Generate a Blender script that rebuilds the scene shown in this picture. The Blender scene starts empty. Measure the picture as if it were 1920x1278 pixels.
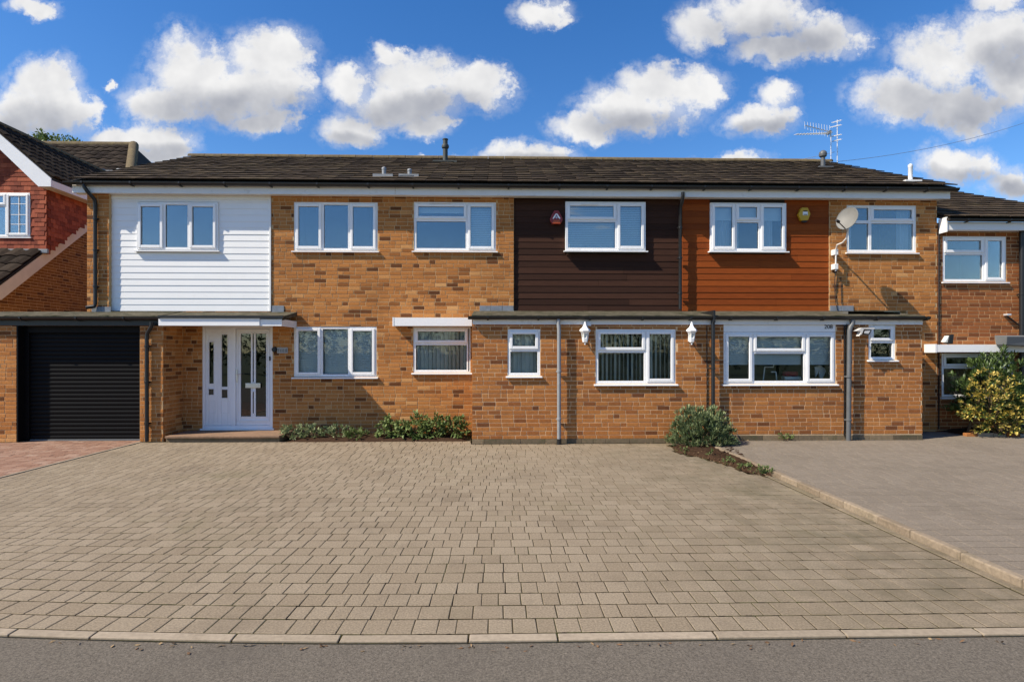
import bpy, bmesh, math, random
from mathutils import Vector, Matrix
R = random.Random(11)
sc = bpy.context.scene
rad = math.radians

# ---------------------------------------------------------------- camera
FPX, YAW, CAMH, HORIZON = 1120.0, rad(1.53), 1.64, 660.0
cd = bpy.data.cameras.new('camera'); cam = bpy.data.objects.new('camera', cd)
sc.collection.objects.link(cam); sc.camera = cam
cam.location = (0, 0, CAMH); cam.rotation_euler = (rad(90), 0, -YAW)
cd.sensor_width = 36; cd.lens = 36 * FPX / 1920; cd.shift_y = 21 / 1920
cd.clip_start = .05; cd.clip_end = 3000

SA, CA = math.sin(YAW), math.cos(YAW)
def ray(px, py):
    a, b = (px - 960) / FPX, (HORIZON - py) / FPX
    return Vector((SA + a * CA, CA - a * SA, b))
def W(px, py, Y):
    d = ray(px, py); t = Y / d.y
    return Vector((d.x * t, Y, CAMH + d.z * t))
def PX(px, Y): return W(px, 660, Y).x
def PZ(py, Y, px=960): return W(px, py, Y).z

# ---------------------------------------------------------------- light
SUN = Vector((2.4, 1.0, -2.6)).normalized()          # direction the light travels
elev = math.asin(-SUN.z); azim = math.atan2(-SUN.x, -SUN.y)   # towards the sun, from +Y clockwise
ld = bpy.data.lights.new('sun', 'SUN'); sun = bpy.data.objects.new('sun', ld)
sc.collection.objects.link(sun)
ld.energy = 5.0; ld.angle = rad(.55); ld.color = (1, .90, .74)
sun.rotation_euler = SUN.to_track_quat('-Z', 'Y').to_euler(); sun.location = (-8, -6, 14)
sc.view_settings.view_transform = 'Standard'; sc.view_settings.look = 'None'
sc.view_settings.exposure = 0.55; sc.view_settings.gamma = 1
sc.cycles.use_denoising = True
sc.cycles.max_bounces = 6; sc.cycles.transparent_max_bounces = 12
sc.cycles.sample_clamp_indirect = 6

# ---------------------------------------------------------------- sky with cumulus
def make_world():
    w = bpy.data.worlds.new('World'); sc.world = w; w.use_nodes = True
    nt = w.node_tree; N, L = nt.nodes, nt.links
    for n in list(N): N.remove(n)
    def nd(t, **k):
        n = N.new(t)
        for a, b in k.items(): setattr(n, a, b)
        return n
    def math_(op, a, b=None, c=None, clamp=False):
        n = nd('ShaderNodeMath', operation=op, use_clamp=clamp)
        for i, v in enumerate((a, b, c)):
            if v is None: continue
            if isinstance(v, (int, float)): n.inputs[i].default_value = v
            else: L.new(v, n.inputs[i])
        return n.outputs[0]
    def vm(op, a, b=None, c=None):
        n = nd('ShaderNodeVectorMath', operation=op)
        for i, v in enumerate((a, b, c)):
            if v is None: continue
            if isinstance(v, (tuple, Vector)): n.inputs[i].default_value = v
            else: L.new(v, n.inputs[i])
        return n.outputs['Value'] if op in ('DOT_PRODUCT', 'LENGTH') else n.outputs[0]
    def mapr(x, a, b, c=0., d=1., smooth=True):
        n = nd('ShaderNodeMapRange', interpolation_type='SMOOTHSTEP' if smooth else 'LINEAR')
        L.new(x, n.inputs[0])
        for i, v in enumerate((a, b, c, d)): n.inputs[i + 1].default_value = v
        return n.outputs[0]
    def noise(v, scale, detail, rough=.55, dist=0):
        n = nd('ShaderNodeTexNoise'); L.new(v, n.inputs['Vector'])
        n.inputs['Scale'].default_value = scale; n.inputs['Detail'].default_value = detail
        n.inputs['Roughness'].default_value = rough; n.inputs['Distortion'].default_value = dist
        return n
    sky = nd('ShaderNodeTexSky', sky_type='NISHITA', sun_disc=False)
    sky.sun_elevation = elev; sky.sun_rotation = azim
    sky.air_density = 1.0; sky.dust_density = .25; sky.ozone_density = 2.6; sky.altitude = 60
    hs = nd('ShaderNodeHueSaturation'); L.new(sky.outputs[0], hs.inputs['Color'])
    hs.inputs['Hue'].default_value = .508; hs.inputs['Saturation'].default_value = 1.33; hs.inputs['Value'].default_value = 1.7
    tc = nd('ShaderNodeTexCoord'); d = tc.outputs['Generated']
    sep = nd('ShaderNodeSeparateXYZ'); L.new(d, sep.inputs[0])
    # gnomonic chart of the sky in front (north of the street)
    yy = math_('MAXIMUM', sep.outputs[1], .12)
    cmb = nd('ShaderNodeCombineXYZ')
    L.new(math_('DIVIDE', sep.outputs[0], yy), cmb.inputs[0]); L.new(math_('DIVIDE', sep.outputs[2], yy), cmb.inputs[1])
    uv = cmb.outputs[0]
    n1 = noise(uv, 5.5, 5, .6); n2 = noise(uv, 24, 7, .66)
    off = vm('MULTIPLY_ADD', n1.outputs['Color'], (.10, .085, 0), (-.05, -.0425, 0))
    off2 = vm('MULTIPLY_ADD', n2.outputs['Color'], (.05, .042, 0), (-.025, -.021, 0))
    wuv = vm('ADD', vm('ADD', uv, off), off2)
    BL = [(88, 150, 52, 45), (60, 205, 85, 52), (128, 205, 42, 48), (10, 225, 60, 45),
          (290, 248, 60, 30), (215, 256, 55, 22), (335, 268, 44, 34), (270, 285, 90, 20),
          (365, 128, 78, 62), (505, 98, 82, 60), (430, 165, 140, 58), (292, 185, 62, 36), (525, 160, 66, 48), (490, 226, 52, 22),
          (662, 155, 48, 38), (790, 140, 78, 48), (895, 165, 66, 46), (765, 195, 100, 42), (660, 240, 60, 34), (800, 242, 48, 20), (735, 100, 30, 20),
          (1225, 148, 62, 38), (1195, 200, 105, 46), (1095, 235, 66, 30), (1300, 160, 52, 38),
          (1455, 182, 44, 30), (1425, 225, 66, 28),
          (1420, 25, 105, 52), (1550, 70, 78, 42), (1450, 95, 75, 28), (1320, 55, 45, 40),
          (1760, 105, 88, 58), (1875, 85, 85, 70), (1690, 185, 88, 48), (1800, 195, 95, 44), (1910, 150, 60, 50),
          (1015, 25, 46, 22), (990, 290, 78, 24), (1365, 296, 66, 16), (830, 298, 70, 9),
          (1800, 300, 76, 34), (1895, 335, 56, 34), (70, 8, 36, 18), (1865, 8, 50, 18), (200, 155, 11, 9)]
    def field(vec, blobs, grow=1.0):
        acc = None
        for (px, py, rx, ry) in blobs:
            r = ray(px, py); u, v = r.x / r.y, r.z / r.y
            a, b = rx * 1.04 * grow / FPX, ry * 1.0 * grow / FPX
            q = vm('MULTIPLY_ADD', vec, (1 / a, 1 / b, 0), (-u / a, -v / b, 0))
            l = vm('DOT_PRODUCT', q, q)
            if acc is None: acc = l
            else:
                m = nd('ShaderNodeMath', operation='SMOOTH_MIN'); L.new(acc, m.inputs[0]); L.new(l, m.inputs[1]); m.inputs[2].default_value = .35
                acc = m.outputs[0]
        return acc
    f0 = field(wuv, BL)
    fine = math_('SUBTRACT', n2.outputs['Fac'], .5)
    n4 = noise(uv, 60, 5, .7)
    f0 = math_('ADD', f0, math_('MULTIPLY', fine, 2.5))
    f0 = math_('ADD', f0, math_('MULTIPLY', math_('SUBTRACT', n4.outputs['Fac'], .5), .55))
    front = mapr(sep.outputs[1], .12, .3)
    infr = math_('MULTIPLY', mapr(f0, 1.42, .30), front)
    # everywhere else: cloud layer of the same kind on a plane overhead
    zz = math_('MAXIMUM', sep.outputs[2], .06)
    cm2 = nd('ShaderNodeCombineXYZ')
    L.new(math_('DIVIDE', sep.outputs[0], zz), cm2.inputs[0]); L.new(math_('DIVIDE', sep.outputs[1], zz), cm2.inputs[1])
    n3 = noise(cm2.outputs[0], .9, 7, .58)
    els = mapr(n3.outputs['Fac'], .61, .72)
    au = math_('ABSOLUTE', cmb_u := math_('DIVIDE', sep.outputs[0], yy))
    outm = math_('MAXIMUM', math_('MAXIMUM', mapr(au, .95, 1.15), mapr(math_('DIVIDE', sep.outputs[2], yy), .62, .75)), math_('SUBTRACT', 1., front))
    els = math_('MULTIPLY', math_('MULTIPLY', els, outm), mapr(sep.outputs[2], .03, .15))
    veil = math_('MULTIPLY', math_('MULTIPLY', mapr(f0, 2.2, .9), mapr(n2.outputs['Fac'], .40, .66)), math_('MULTIPLY', front, .5))
    mask = math_('MAXIMUM', math_('MAXIMUM', infr, veil), els)
    # cloud body: billows lit from the sun's side, thick undersides grey
    GR = [(70, 240, 95, 48), (285, 288, 95, 24), (445, 205, 160, 48), (790, 215, 140, 40), (665, 262, 60, 22), (1205, 235, 120, 36), (1425, 245, 66, 20),
          (1460, 75, 140, 50), (1790, 195, 150, 48), (1905, 120, 70, 50), (1800, 326, 80, 24), (1895, 352, 56, 26), (1010, 300, 90, 14)]
    grey = mapr(field(vm('ADD', uv, off), GR, 1.15), 1.25, .0)
    e1 = noise(uv, 7.5, 4, .5); e2 = noise(vm('ADD', uv, (-.016, .022, 0)), 7.5, 4, .5)
    emb = math_('MULTIPLY', math_('SUBTRACT', e1.outputs['Fac'], e2.outputs['Fac']), 1.5)
    thick = mapr(f0, .0, 1.1)
    br = math_('ADD', math_('ADD', math_('MULTIPLY', thick, .12), emb), .86)
    br = math_('SUBTRACT', br, math_('MULTIPLY', grey, .72), clamp=True)
    ramp = nd('ShaderNodeMix', data_type='RGBA'); L.new(br, ramp.inputs['Factor'])
    ramp.inputs['A'].default_value = (4.0, 4.2, 4.8, 1); ramp.inputs['B'].default_value = (9.3, 9.25, 9.2, 1)
    mix = nd('ShaderNodeMix', data_type='RGBA'); L.new(mask, mix.inputs['Factor'])
    L.new(hs.outputs[0], mix.inputs['A']); L.new(ramp.outputs['Result'], mix.inputs['B'])
    bg = nd('ShaderNodeBackground'); L.new(mix.outputs['Result'], bg.inputs[0]); bg.inputs[1].default_value = .068
    out = nd('ShaderNodeOutputWorld'); L.new(bg.outputs[0], out.inputs[0])
    w.cycles.sampling_method = 'MANUAL'; w.cycles.sample_map_resolution = 512
make_world()

# ---------------------------------------------------------------- materials
MATS = {}
def mat(name, col, rough=.6, var=.0, vscale=6., bump=0., bscale=60., spec=.4, stops=None, attr=False, metal=0., dirt=None, dscale=1.5, trans=0., streak=False):
    """Principled material. stops: colour ramp read from the per-piece 'rnd' attribute. dirt: (colour, amount) blotches."""
    if name in MATS: return MATS[name]
    m = bpy.data.materials.new(name); m.use_nodes = True; nt = m.node_tree; N, L = nt.nodes, nt.links
    b = N['Principled BSDF']; b.inputs['Roughness'].default_value = rough; b.inputs['Specular IOR Level'].default_value = spec
    b.inputs['Metallic'].default_value = metal
    geo = N.new('ShaderNodeNewGeometry'); pos = geo.outputs['Position']
    if stops:
        at = N.new('ShaderNodeAttribute'); at.attribute_name = 'rnd'
        rp = N.new('ShaderNodeValToRGB'); L.new(at.outputs['Fac'], rp.inputs[0])
        el = rp.color_ramp.elements
        while len(el) > 1: el.remove(el[-1])
        el[0].position = stops[0][0]; el[0].color = (*stops[0][1], 1)
        for p, c in stops[1:]:
            e = el.new(p); e.color = (*c, 1)
        cur = rp.outputs[0]
    else:
        rgb = N.new('ShaderNodeRGB'); rgb.outputs[0].default_value = (*col, 1); cur = rgb.outputs[0]
    def mixc(f, a, bcol, mode='MIX'):
        x = N.new('ShaderNodeMix'); x.data_type = 'RGBA'; x.blend_type = mode
        if isinstance(f, float): x.inputs['Factor'].default_value = f
        else: L.new(f, x.inputs['Factor'])
        L.new(a, x.inputs['A'])
        if isinstance(bcol, tuple): x.inputs['B'].default_value = (*bcol, 1)
        else: L.new(bcol, x.inputs['B'])
        return x.outputs['Result']
    def noise(scale, detail=4, rough_=.6, vec=None):
        n = N.new('ShaderNodeTexNoise'); L.new(vec or pos, n.inputs['Vector'])
        n.inputs['Scale'].default_value = scale; n.inputs['Detail'].default_value = detail; n.inputs['Roughness'].default_value = rough_
        return n.outputs['Fac']
    def mr(x, a, b_, c, d):
        n = N.new('ShaderNodeMapRange'); L.new(x, n.inputs[0])
        for i, v in enumerate((a, b_, c, d)): n.inputs[i + 1].default_value = v
        return n.outputs[0]
    if var:
        vec = pos
        if streak:
            mp = N.new('ShaderNodeVectorMath'); mp.operation = 'MULTIPLY'; L.new(pos, mp.inputs[0]); mp.inputs[1].default_value = streak
            vec = mp.outputs[0]
        v = mr(noise(vscale, 5, .65, vec), .25, .75, 1 - var, 1 + var)
        cm = N.new('ShaderNodeCombineColor')
        for i in range(3): L.new(v, cm.inputs[i])
        cur = mixc(1., cur, cm.outputs[0], 'MULTIPLY')
    if dirt:
        for (dc, lo, hi, amt, s) in dirt:
            f = mr(noise(s, 6, .7), lo, hi, 0, amt)
            cur = mixc(f, cur, dc)
    L.new(cur, b.inputs['Base Color'])
    if bump:
        bn = N.new('ShaderNodeBump'); bn.inputs['Strength'].default_value = bump; bn.inputs['Distance'].default_value = .004
        L.new(noise(bscale, 6, .7), bn.inputs['Height']); L.new(bn.outputs[0], b.inputs['Normal'])
    if trans:
        tr = N.new('ShaderNodeBsdfTranslucent'); L.new(cur, tr.inputs[0])
        mx = N.new('ShaderNodeMixShader'); mx.inputs[0].default_value = trans
        L.new(b.outputs[0], mx.inputs[1]); L.new(tr.outputs[0], mx.inputs[2])
        L.new(mx.outputs[0], N['Material Output'].inputs[0])
    MATS[name] = m; return m
def glass(name, refl=.3, tint=(.93, .96, .96)):
    if name in MATS: return MATS[name]
    m = bpy.data.materials.new(name); m.use_nodes = True; nt = m.node_tree; N, L = nt.nodes, nt.links
    N.remove(N['Principled BSDF'])
    t = N.new('ShaderNodeBsdfTransparent'); t.inputs[0].default_value = (*tint, 1)
    g = N.new('ShaderNodeBsdfGlossy'); g.inputs['Roughness'].default_value = .01; g.inputs[0].default_value = (.92, .97, 1, 1)
    fr = N.new('ShaderNodeFresnel'); fr.inputs[0].default_value = 1.5
    ad = N.new('ShaderNodeMath'); ad.operation = 'ADD'; ad.use_clamp = True; ad.inputs[1].default_value = refl; L.new(fr.outputs[0], ad.inputs[0])
    # slight waviness of the panes
    geo = N.new('ShaderNodeNewGeometry'); nz = N.new('ShaderNodeTexNoise'); nz.inputs['Scale'].default_value = 1.6; nz.inputs['Detail'].default_value = 1
    L.new(geo.outputs['Position'], nz.inputs['Vector'])
    bp = N.new('ShaderNodeBump'); bp.inputs['Strength'].default_value = .12; bp.inputs['Distance'].default_value = .02
    L.new(nz.outputs['Fac'], bp.inputs['Height']); L.new(bp.outputs[0], g.inputs['Normal'])
    mx = N.new('ShaderNodeMixShader'); L.new(ad.outputs[0], mx.inputs[0]); L.new(t.outputs[0], mx.inputs[1]); L.new(g.outputs[0], mx.inputs[2])
    L.new(mx.outputs[0], N['Material Output'].inputs[0])
    MATS[name] = m; return m

M_BRICK = mat('tan_brick', (0, 0, 0), .85, .24, 45, .5, 120, .2, stops=[(0, (.10, .036, .012)), (.14, (.18, .065, .019)), (.32, (.335, .128, .034)), (.6, (.415, .166, .045)), (.85, (.465, .202, .060)), (1, (.54, .28, .105))], dirt=[((.16, .07, .025), .50, .75, .6, .9)])
M_EXT = mat('orange_brick', (0, 0, 0), .85, .24, 45, .5, 120, .2, stops=[(0, (.12, .044, .017)), (.2, (.245, .088, .027)), (.5, (.340, .130, .036)), (.8, (.39, .157, .044)), (1, (.43, .195, .065))], dirt=[((.16, .072, .027), .50, .75, .6, 1.0)])
M_RED = mat('red_brick', (0, 0, 0), .85, .16, 40, .5, 120, .2, stops=[(0, (.11, .038, .014)), (.3, (.215, .070, .022)), (.7, (.285, .098, .030)), (1, (.34, .14, .045))], dirt=[((.14, .055, .02), .5, .75, .5, 1.3)])
M_LBRICK = mat('brown_brick', (0, 0, 0), .85, .2, 45, .5, 120, .2, stops=[(0, (.09, .036, .014)), (.5, (.20, .082, .022)), (1, (.27, .125, .035))])  # left house side wall: its shade is put into a darker brick colour
M_EDGE = mat('edging_stone', (0, 0, 0), .9, .3, 30, .6, 120, .2, stops=[(0, (.20, .152, .105)), (1, (.28, .22, .155))], dirt=[((.12, .10, .06), .5, .7, .6, 3)])
M_PLINTH = mat('plinth_brick', (0, 0, 0), .9, .2, 20, .5, 90, .2, stops=[(0, (.11, .085, .055)), (1, (.23, .17, .105))], dirt=[((.06, .07, .03), .5, .7, .6, 3)])
M_MORTAR = mat('mortar', (.50, .34, .18), .95, .2, 14, .4, 160, .1)
M_MORTAR_E = mat('pale_mortar', (.62, .44, .26), .95, .2, 14, .4, 160, .1)
M_UPVC = mat('white_plastic', (.80, .80, .80), .32, .03, 3, 0, 60, .5, dirt=[((.5, .49, .45), .55, .85, .35, 4)])
M_FASCIA = mat('white_fascia', (.74, .73, .71), .5, .05, 3, 0, 60, .4, dirt=[((.30, .28, .23), .58, .8, .55, 5)])
M_WBOARD = mat('white_board', (.80, .80, .79), .45, .03, 2, 0, 60, .4, dirt=[((.5, .5, .46), .6, .85, .3, 3)])
M_DBOARD = mat('brown_board', (0, 0, 0), .75, .22, 10, .3, 60, .12, stops=[(0, (.032, .0145, .0095)), (1, (.054, .0240, .0150))], streak=(.5, 1, 8))
M_OBOARD = mat('orange_board', (0, 0, 0), .7, .25, 10, .3, 60, .14, stops=[(0, (.185, .039, .0065)), (1, (.265, .060, .0095))], streak=(.5, 1, 8))
M_BLACK = mat('black_plastic', (.012, .012, .013), .4, .1, 6, 0, 60, .45, dirt=[((.10, .10, .08), .6, .85, .5, 7)])
M_GREYPIPE = mat('grey_pipe', (.10, .105, .11), .45, .15, 8, 0, 60, .4)
M_PALEPIPE = mat('pale_grey_pipe', (.24, .25, .26), .5, .15, 8, 0, 60, .4)
M_CABLE = mat('faded_cable', (.16, .18, .22), .7)
M_LEAD = mat('lead', (.19, .21, .24), .55, .2, 9, .3, 40, .5, dirt=[((.08, .08, .07), .5, .75, .5, 6)])
M_FELT = mat('mossy_felt', (.085, .075, .052), .95, .35, 9, .9, 60, .15, dirt=[((.19, .16, .11), .54, .7, .8, 6), ((.030, .032, .015), .48, .62, .85, 4.2)])
M_TILE = mat('concrete_tile', (0, 0, 0), .93, .3, 14, .9, 70, .15, stops=[(0, (.030, .021, .013)), (.5, (.046, .032, .020)), (.85, (.062, .044, .027)), (1, (.085, .062, .036))], dirt=[((.085, .070, .036), .55, .75, .55, 2.3), ((.022, .017, .012), .5, .75, .5, 4.1)])
M_TILE_L = mat('dark_roof_tile', (0, 0, 0), .95, .4, 14, .9, 70, .08, stops=[(0, (.014, .010, .008)), (1, (.042, .031, .023))], dirt=[((.09, .08, .05), .58, .75, .5, 3)])
M_RIDGE = mat('ridge_tile', (.13, .10, .06), .95, .3, 12, .8, 60, .15, dirt=[((.19, .15, .075), .5, .7, .8, 4)])
M_HUNG = mat('red_hung_tile', (0, 0, 0), .8, .2, 20, .4, 80, .2, stops=[(0, (.17, .04, .022)), (.5, (.27, .065, .034)), (1, (.36, .10, .05))])
M_ROOFBASE = mat('roof_underlay', (.03, .026, .022), .95)
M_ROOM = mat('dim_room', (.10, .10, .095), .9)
M_GLASS = glass('sky_glass', .11)
M_GLASS_L = glass('clear_glass', .0)
M_GLASS_D = glass('smoked_glass', .05, (.10, .10, .10))
M_BLIND = mat('pale_blind', (.86, .89, .88), .7, trans=.2)
M_VBLIND = mat('vertical_blind', (.88, .88, .82), .8, trans=.3)
M_NET = mat('curtain_cloth', (.74, .78, .82), .9, trans=.3)
M_ASPH = mat('asphalt', (.126, .108, .086), .95, .6, 85, 1., 130, .2, dirt=[((.30, .26, .21), .60, .70, .8, 95), ((.035, .030, .026), .56, .68, .75, 120), ((.085, .073, .06), .5, .75, .5, 1.1)])
M_PAVER = mat('buff_paver', (0, 0, 0), .92, .42, 75, 1., 110, .2, stops=[(0, (.222, .175, .120)), (.5, (.240, .191, .133)), (1, (.262, .211, .149))], dirt=[((.36, .30, .23), .63, .72, .7, 55), ((.12, .095, .065), .60, .70, .6, 38), ((.13, .10, .07), .52, .74, .6, 1.0), ((.13, .12, .06), .55, .75, .5, .45)])
M_SAND = mat('joint_sand', (.046, .035, .019), .98, .4, 12, .5, 100, .05, dirt=[((.040, .045, .013), .48, .64, .85, .8)])
M_GPAVER = mat('grey_paver', (0, 0, 0), .92, .35, 60, .9, 120, .2, stops=[(0, (.182, .150, .115)), (.5, (.190, .157, .121)), (1, (.200, .166, .129))], dirt=[((.25, .22, .18), .58, .74, .5, 9), ((.12, .10, .075), .5, .75, .5, .7)])
M_GSAND = mat('grey_joint', (.085, .07, .05), .98, .3, 12)
M_RPAVER = mat('red_block_paver', (0, 0, 0), .92, .2, 30, .5, 150, .2, stops=[(0, (.20, .11, .075)), (.5, (.25, .145, .10)), (1, (.29, .19, .14))], dirt=[((.30, .25, .20), .56, .74, .5, 6)])
M_RSAND = mat('red_joint', (.13, .085, .06), .98, .3, 12)
M_KERB = mat('kerb_stone', (0, 0, 0), .9, .2, 30, .6, 120, .2, stops=[(0, (.27, .22, .16)), (1, (.33, .27, .20))], dirt=[((.16, .125, .085), .52, .72, .5, 3)])
def moss_from_kerb(m, x0, x1, colr):
    nt = m.node_tree; N, L = nt.nodes, nt.links; b = N['Principled BSDF']; src = b.inputs['Base Color'].links[0].from_socket
    g = N.new('ShaderNodeNewGeometry'); sx = N.new('ShaderNodeSeparateXYZ'); L.new(g.outputs['Position'], sx.inputs[0])
    mr = N.new('ShaderNodeMapRange'); L.new(sx.outputs[0], mr.inputs[0]); mr.inputs[1].default_value = x0; mr.inputs[2].default_value = x1
    nz = N.new('ShaderNodeTexNoise'); L.new(g.outputs['Position'], nz.inputs['Vector']); nz.inputs['Scale'].default_value = 2.4; nz.inputs['Detail'].default_value = 7; nz.inputs['Roughness'].default_value = .72
    n2 = N.new('ShaderNodeMapRange'); L.new(nz.outputs['Fac'], n2.inputs[0]); n2.inputs[1].default_value = .36; n2.inputs[2].default_value = .66
    mu = N.new('ShaderNodeMath'); mu.operation = 'MULTIPLY'; L.new(mr.outputs[0], mu.inputs[0]); L.new(n2.outputs[0], mu.inputs[1])
    m2 = N.new('ShaderNodeMath'); m2.operation = 'MULTIPLY'; L.new(mu.outputs[0], m2.inputs[0]); m2.inputs[1].default_value = .8
    mx = N.new('ShaderNodeMix'); mx.data_type = 'RGBA'; L.new(m2.outputs[0], mx.inputs['Factor']); L.new(src, mx.inputs['A']); mx.inputs['B'].default_value = (*colr, 1)
    L.new(mx.outputs['Result'], b.inputs['Base Color'])
moss_from_kerb(M_PAVER, .6, 3.3, (.105, .090, .056))
M_SOIL = mat('soil', (.045, .026, .016), .98, .5, 30, .9, 40, .05)
M_STEP = mat('step_concrete', (.24, .15, .095), .9, .25, 20, .5, 80, .2, dirt=[((.09, .07, .05), .5, .72, .5, 3)])
M_GRASS = mat('far_ground', (.06, .075, .03), .98, .3, .6)
M_LEAF = mat('shrub_leaf', (0, 0, 0), .5, .15, 20, 0, 60, .35, stops=[(0, (.05, .085, .02)), (.6, (.115, .165, .046)), (1, (.20, .25, .085))], trans=.22)
M_LEAF2 = mat('narrow_leaf', (0, 0, 0), .55, .15, 20, 0, 60, .35, stops=[(0, (.065, .10, .042)), (.6, (.155, .20, .088)), (1, (.29, .33, .16))], trans=.2)
M_YLEAF = mat('yellow_leaf', (0, 0, 0), .5, .1, 20, 0, 60, .35, stops=[(0, (.16, .20, .04)), (.3, (.48, .37, .06)), (1, (.72, .56, .17))], trans=.25)
M_DLEAF = mat('laurel_leaf', (0, 0, 0), .42, .15, 20, 0, 60, .4, stops=[(0, (.03, .06, .015)), (1, (.11, .165, .045))], trans=.2)
M_STEM = mat('plant_stem', (.10, .065, .035), .9)
M_DOORW = mat('door_white', (.78, .78, .80), .35, .02, 3, 0, 60, .5)
M_METAL = mat('satin_metal', (.62, .60, .55), .35, metal=.9)
M_ALU = mat('aerial_aluminium', (.72, .72, .72), .4, metal=.5)
M_DISH = mat('dish_grey', (.175, .17, .155), .6, .12, 5)
M_GAR = mat('garage_door_black', (.0045, .0045, .005), .55, .1, 4, 0, 60, .12)
M_GREY = mat('flat_grey', (.14, .15, .155), .6)
M_DARKM = mat('dark_mark', (.02, .02, .022), .7)
# ---------------------------------------------------------------- mesh helpers
col = sc.collection
WL = {}          # world location of every object
Z = Vector((0, 0, 1))
class MB:
    def __init__(s): s.v = []; s.f = []; s.r = []; s.cur = .5
    def poly(s, pts, r=None):
        n = len(s.v); s.v.extend(Vector(p) for p in pts); s.f.append(tuple(range(n, n + len(pts)))); s.r.append(s.cur if r is None else r)
    def faces(s, verts, faces, r=None):
        n = len(s.v); s.v.extend(Vector(p) for p in verts)
        for f in faces: s.f.append(tuple(i + n for i in f)); s.r.append(s.cur if r is None else r)
    def box(s, x0, x1, y0, y1, z0, z1, r=None):
        if x1 < x0: x0, x1 = x1, x0
        if y1 < y0: y0, y1 = y1, y0
        if z1 < z0: z0, z1 = z1, z0
        s.faces([(x0, y0, z0), (x1, y0, z0), (x1, y1, z0), (x0, y1, z0), (x0, y0, z1), (x1, y0, z1), (x1, y1, z1), (x0, y1, z1)],
                [(0, 3, 2, 1), (4, 5, 6, 7), (0, 1, 5, 4), (1, 2, 6, 5), (2, 3, 7, 6), (3, 0, 4, 7)], r)
    def hexa(s, p, r=None):     # 8 points: bottom ring then top ring
        s.faces(p, [(0, 3, 2, 1), (4, 5, 6, 7), (0, 1, 5, 4), (1, 2, 6, 5), (2, 3, 7, 6), (3, 0, 4, 7)], r)
    def prism(s, ring, off, r=None):    # ring of points swept by off
        n = len(ring); a = [Vector(p) for p in ring]; b = [p + Vector(off) for p in a]
        s.faces(a + b, [tuple(range(n - 1, -1, -1)), tuple(range(n, 2 * n))] + [(i, (i + 1) % n, n + (i + 1) % n, n + i) for i in range(n)], r)
    def tube(s, pts, rad_, sides=10, r=None, caps=True):
        pts = [Vector(p) for p in pts]; rings = []; k = len(pts)
        rr = rad_ if isinstance(rad_, (list, tuple)) else [rad_] * k
        prev = None
        for i, p in enumerate(pts):
            d = (pts[min(i + 1, k - 1)] - pts[max(i - 1, 0)]).normalized()
            ref = prev or (Vector((1, 0, 0)) if abs(d.x) < .8 else Vector((0, 1, 0)))
            a = (ref - d * ref.dot(d)).normalized(); prev = a; b = d.cross(a)
            rings.append([p + (a * math.cos(2 * math.pi * j / sides) + b * math.sin(2 * math.pi * j / sides)) * rr[i] for j in range(sides)])
        vs = [q for g in rings for q in g]; fs = []
        for i in range(k - 1):
            for j in range(sides):
                a, b = i * sides + j, i * sides + (j + 1) % sides
                fs.append((a, b, b + sides, a + sides))
        if caps: fs += [tuple(range(sides - 1, -1, -1)), tuple(range((k - 1) * sides, k * sides))]
        s.faces(vs, fs, r)
    def lathe(s, c, prof, sides=12, r=None):   # prof: (radius, height)
        c = Vector(c); vs = []; fs = []
        for (ra, h) in prof:
            for j in range(sides):
                t = 2 * math.pi * j / sides; vs.append(c + Vector((math.cos(t) * ra, math.sin(t) * ra, h)))
        for i in range(len(prof) - 1):
            for j in range(sides):
                a, b = i * sides + j, i * sides + (j + 1) % sides; fs.append((a, b, b + sides, a + sides))
        fs += [tuple(range(sides - 1, -1, -1)), tuple(range((len(prof) - 1) * sides, len(prof) * sides))]
        s.faces(vs, fs, r)
    def mesh(s, name, m, origin):
        me = bpy.data.meshes.new(name)
        me.from_pydata([tuple(p - origin) for p in s.v], [], s.f)
        at = me.attributes.new('rnd', 'FLOAT', 'FACE'); at.data.foreach_set('value', s.r)
        me.materials.append(m); return me
    def build(s, name, m, parent=None, smooth=False, bevel=0., kind=None, origin=None):
        if origin is None:
            xs = [p.x for p in s.v]; ys = [p.y for p in s.v]; zs = [p.z for p in s.v]
            origin = Vector(((min(xs) + max(xs)) / 2, (min(ys) + max(ys)) / 2, min(zs)))
        me = s.mesh(name, m, origin)
        if smooth:
            me.polygons.foreach_set('use_smooth', [True] * len(me.polygons))
            if smooth != 'all':
                me.set_sharp_from_angle(angle=rad(40))
        return put(name, me, origin, parent, bevel, kind)
def put(name, me, loc, parent=None, bevel=0., kind=None, rot=None):
    o = bpy.data.objects.new(name, me); col.objects.link(o); o.location = loc; WL[o] = Vector(loc)
    if rot: o.rotation_euler = rot
    if parent is not None:
        o.parent = parent; o.matrix_parent_inverse = Matrix.Translation(-WL[parent])
    if bevel:
        b = o.modifiers.new('bevel', 'BEVEL'); b.width = bevel; b.segments = 2; b.limit_method = 'ANGLE'; b.angle_limit = rad(35)
    if kind: o['kind'] = kind
    return o
def thing(name, label, cat, loc, group=None):
    o = bpy.data.objects.new(name, None); col.objects.link(o); o.location = loc; WL[o] = Vector(loc); o.empty_display_size = .2
    return tag(o, label, cat, group)
def tag(o, label, cat, group=None):
    o['label'] = label; o['category'] = cat
    if group: o['group'] = group
    return o
def struct(o): o['kind'] = 'structure'; return o

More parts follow.
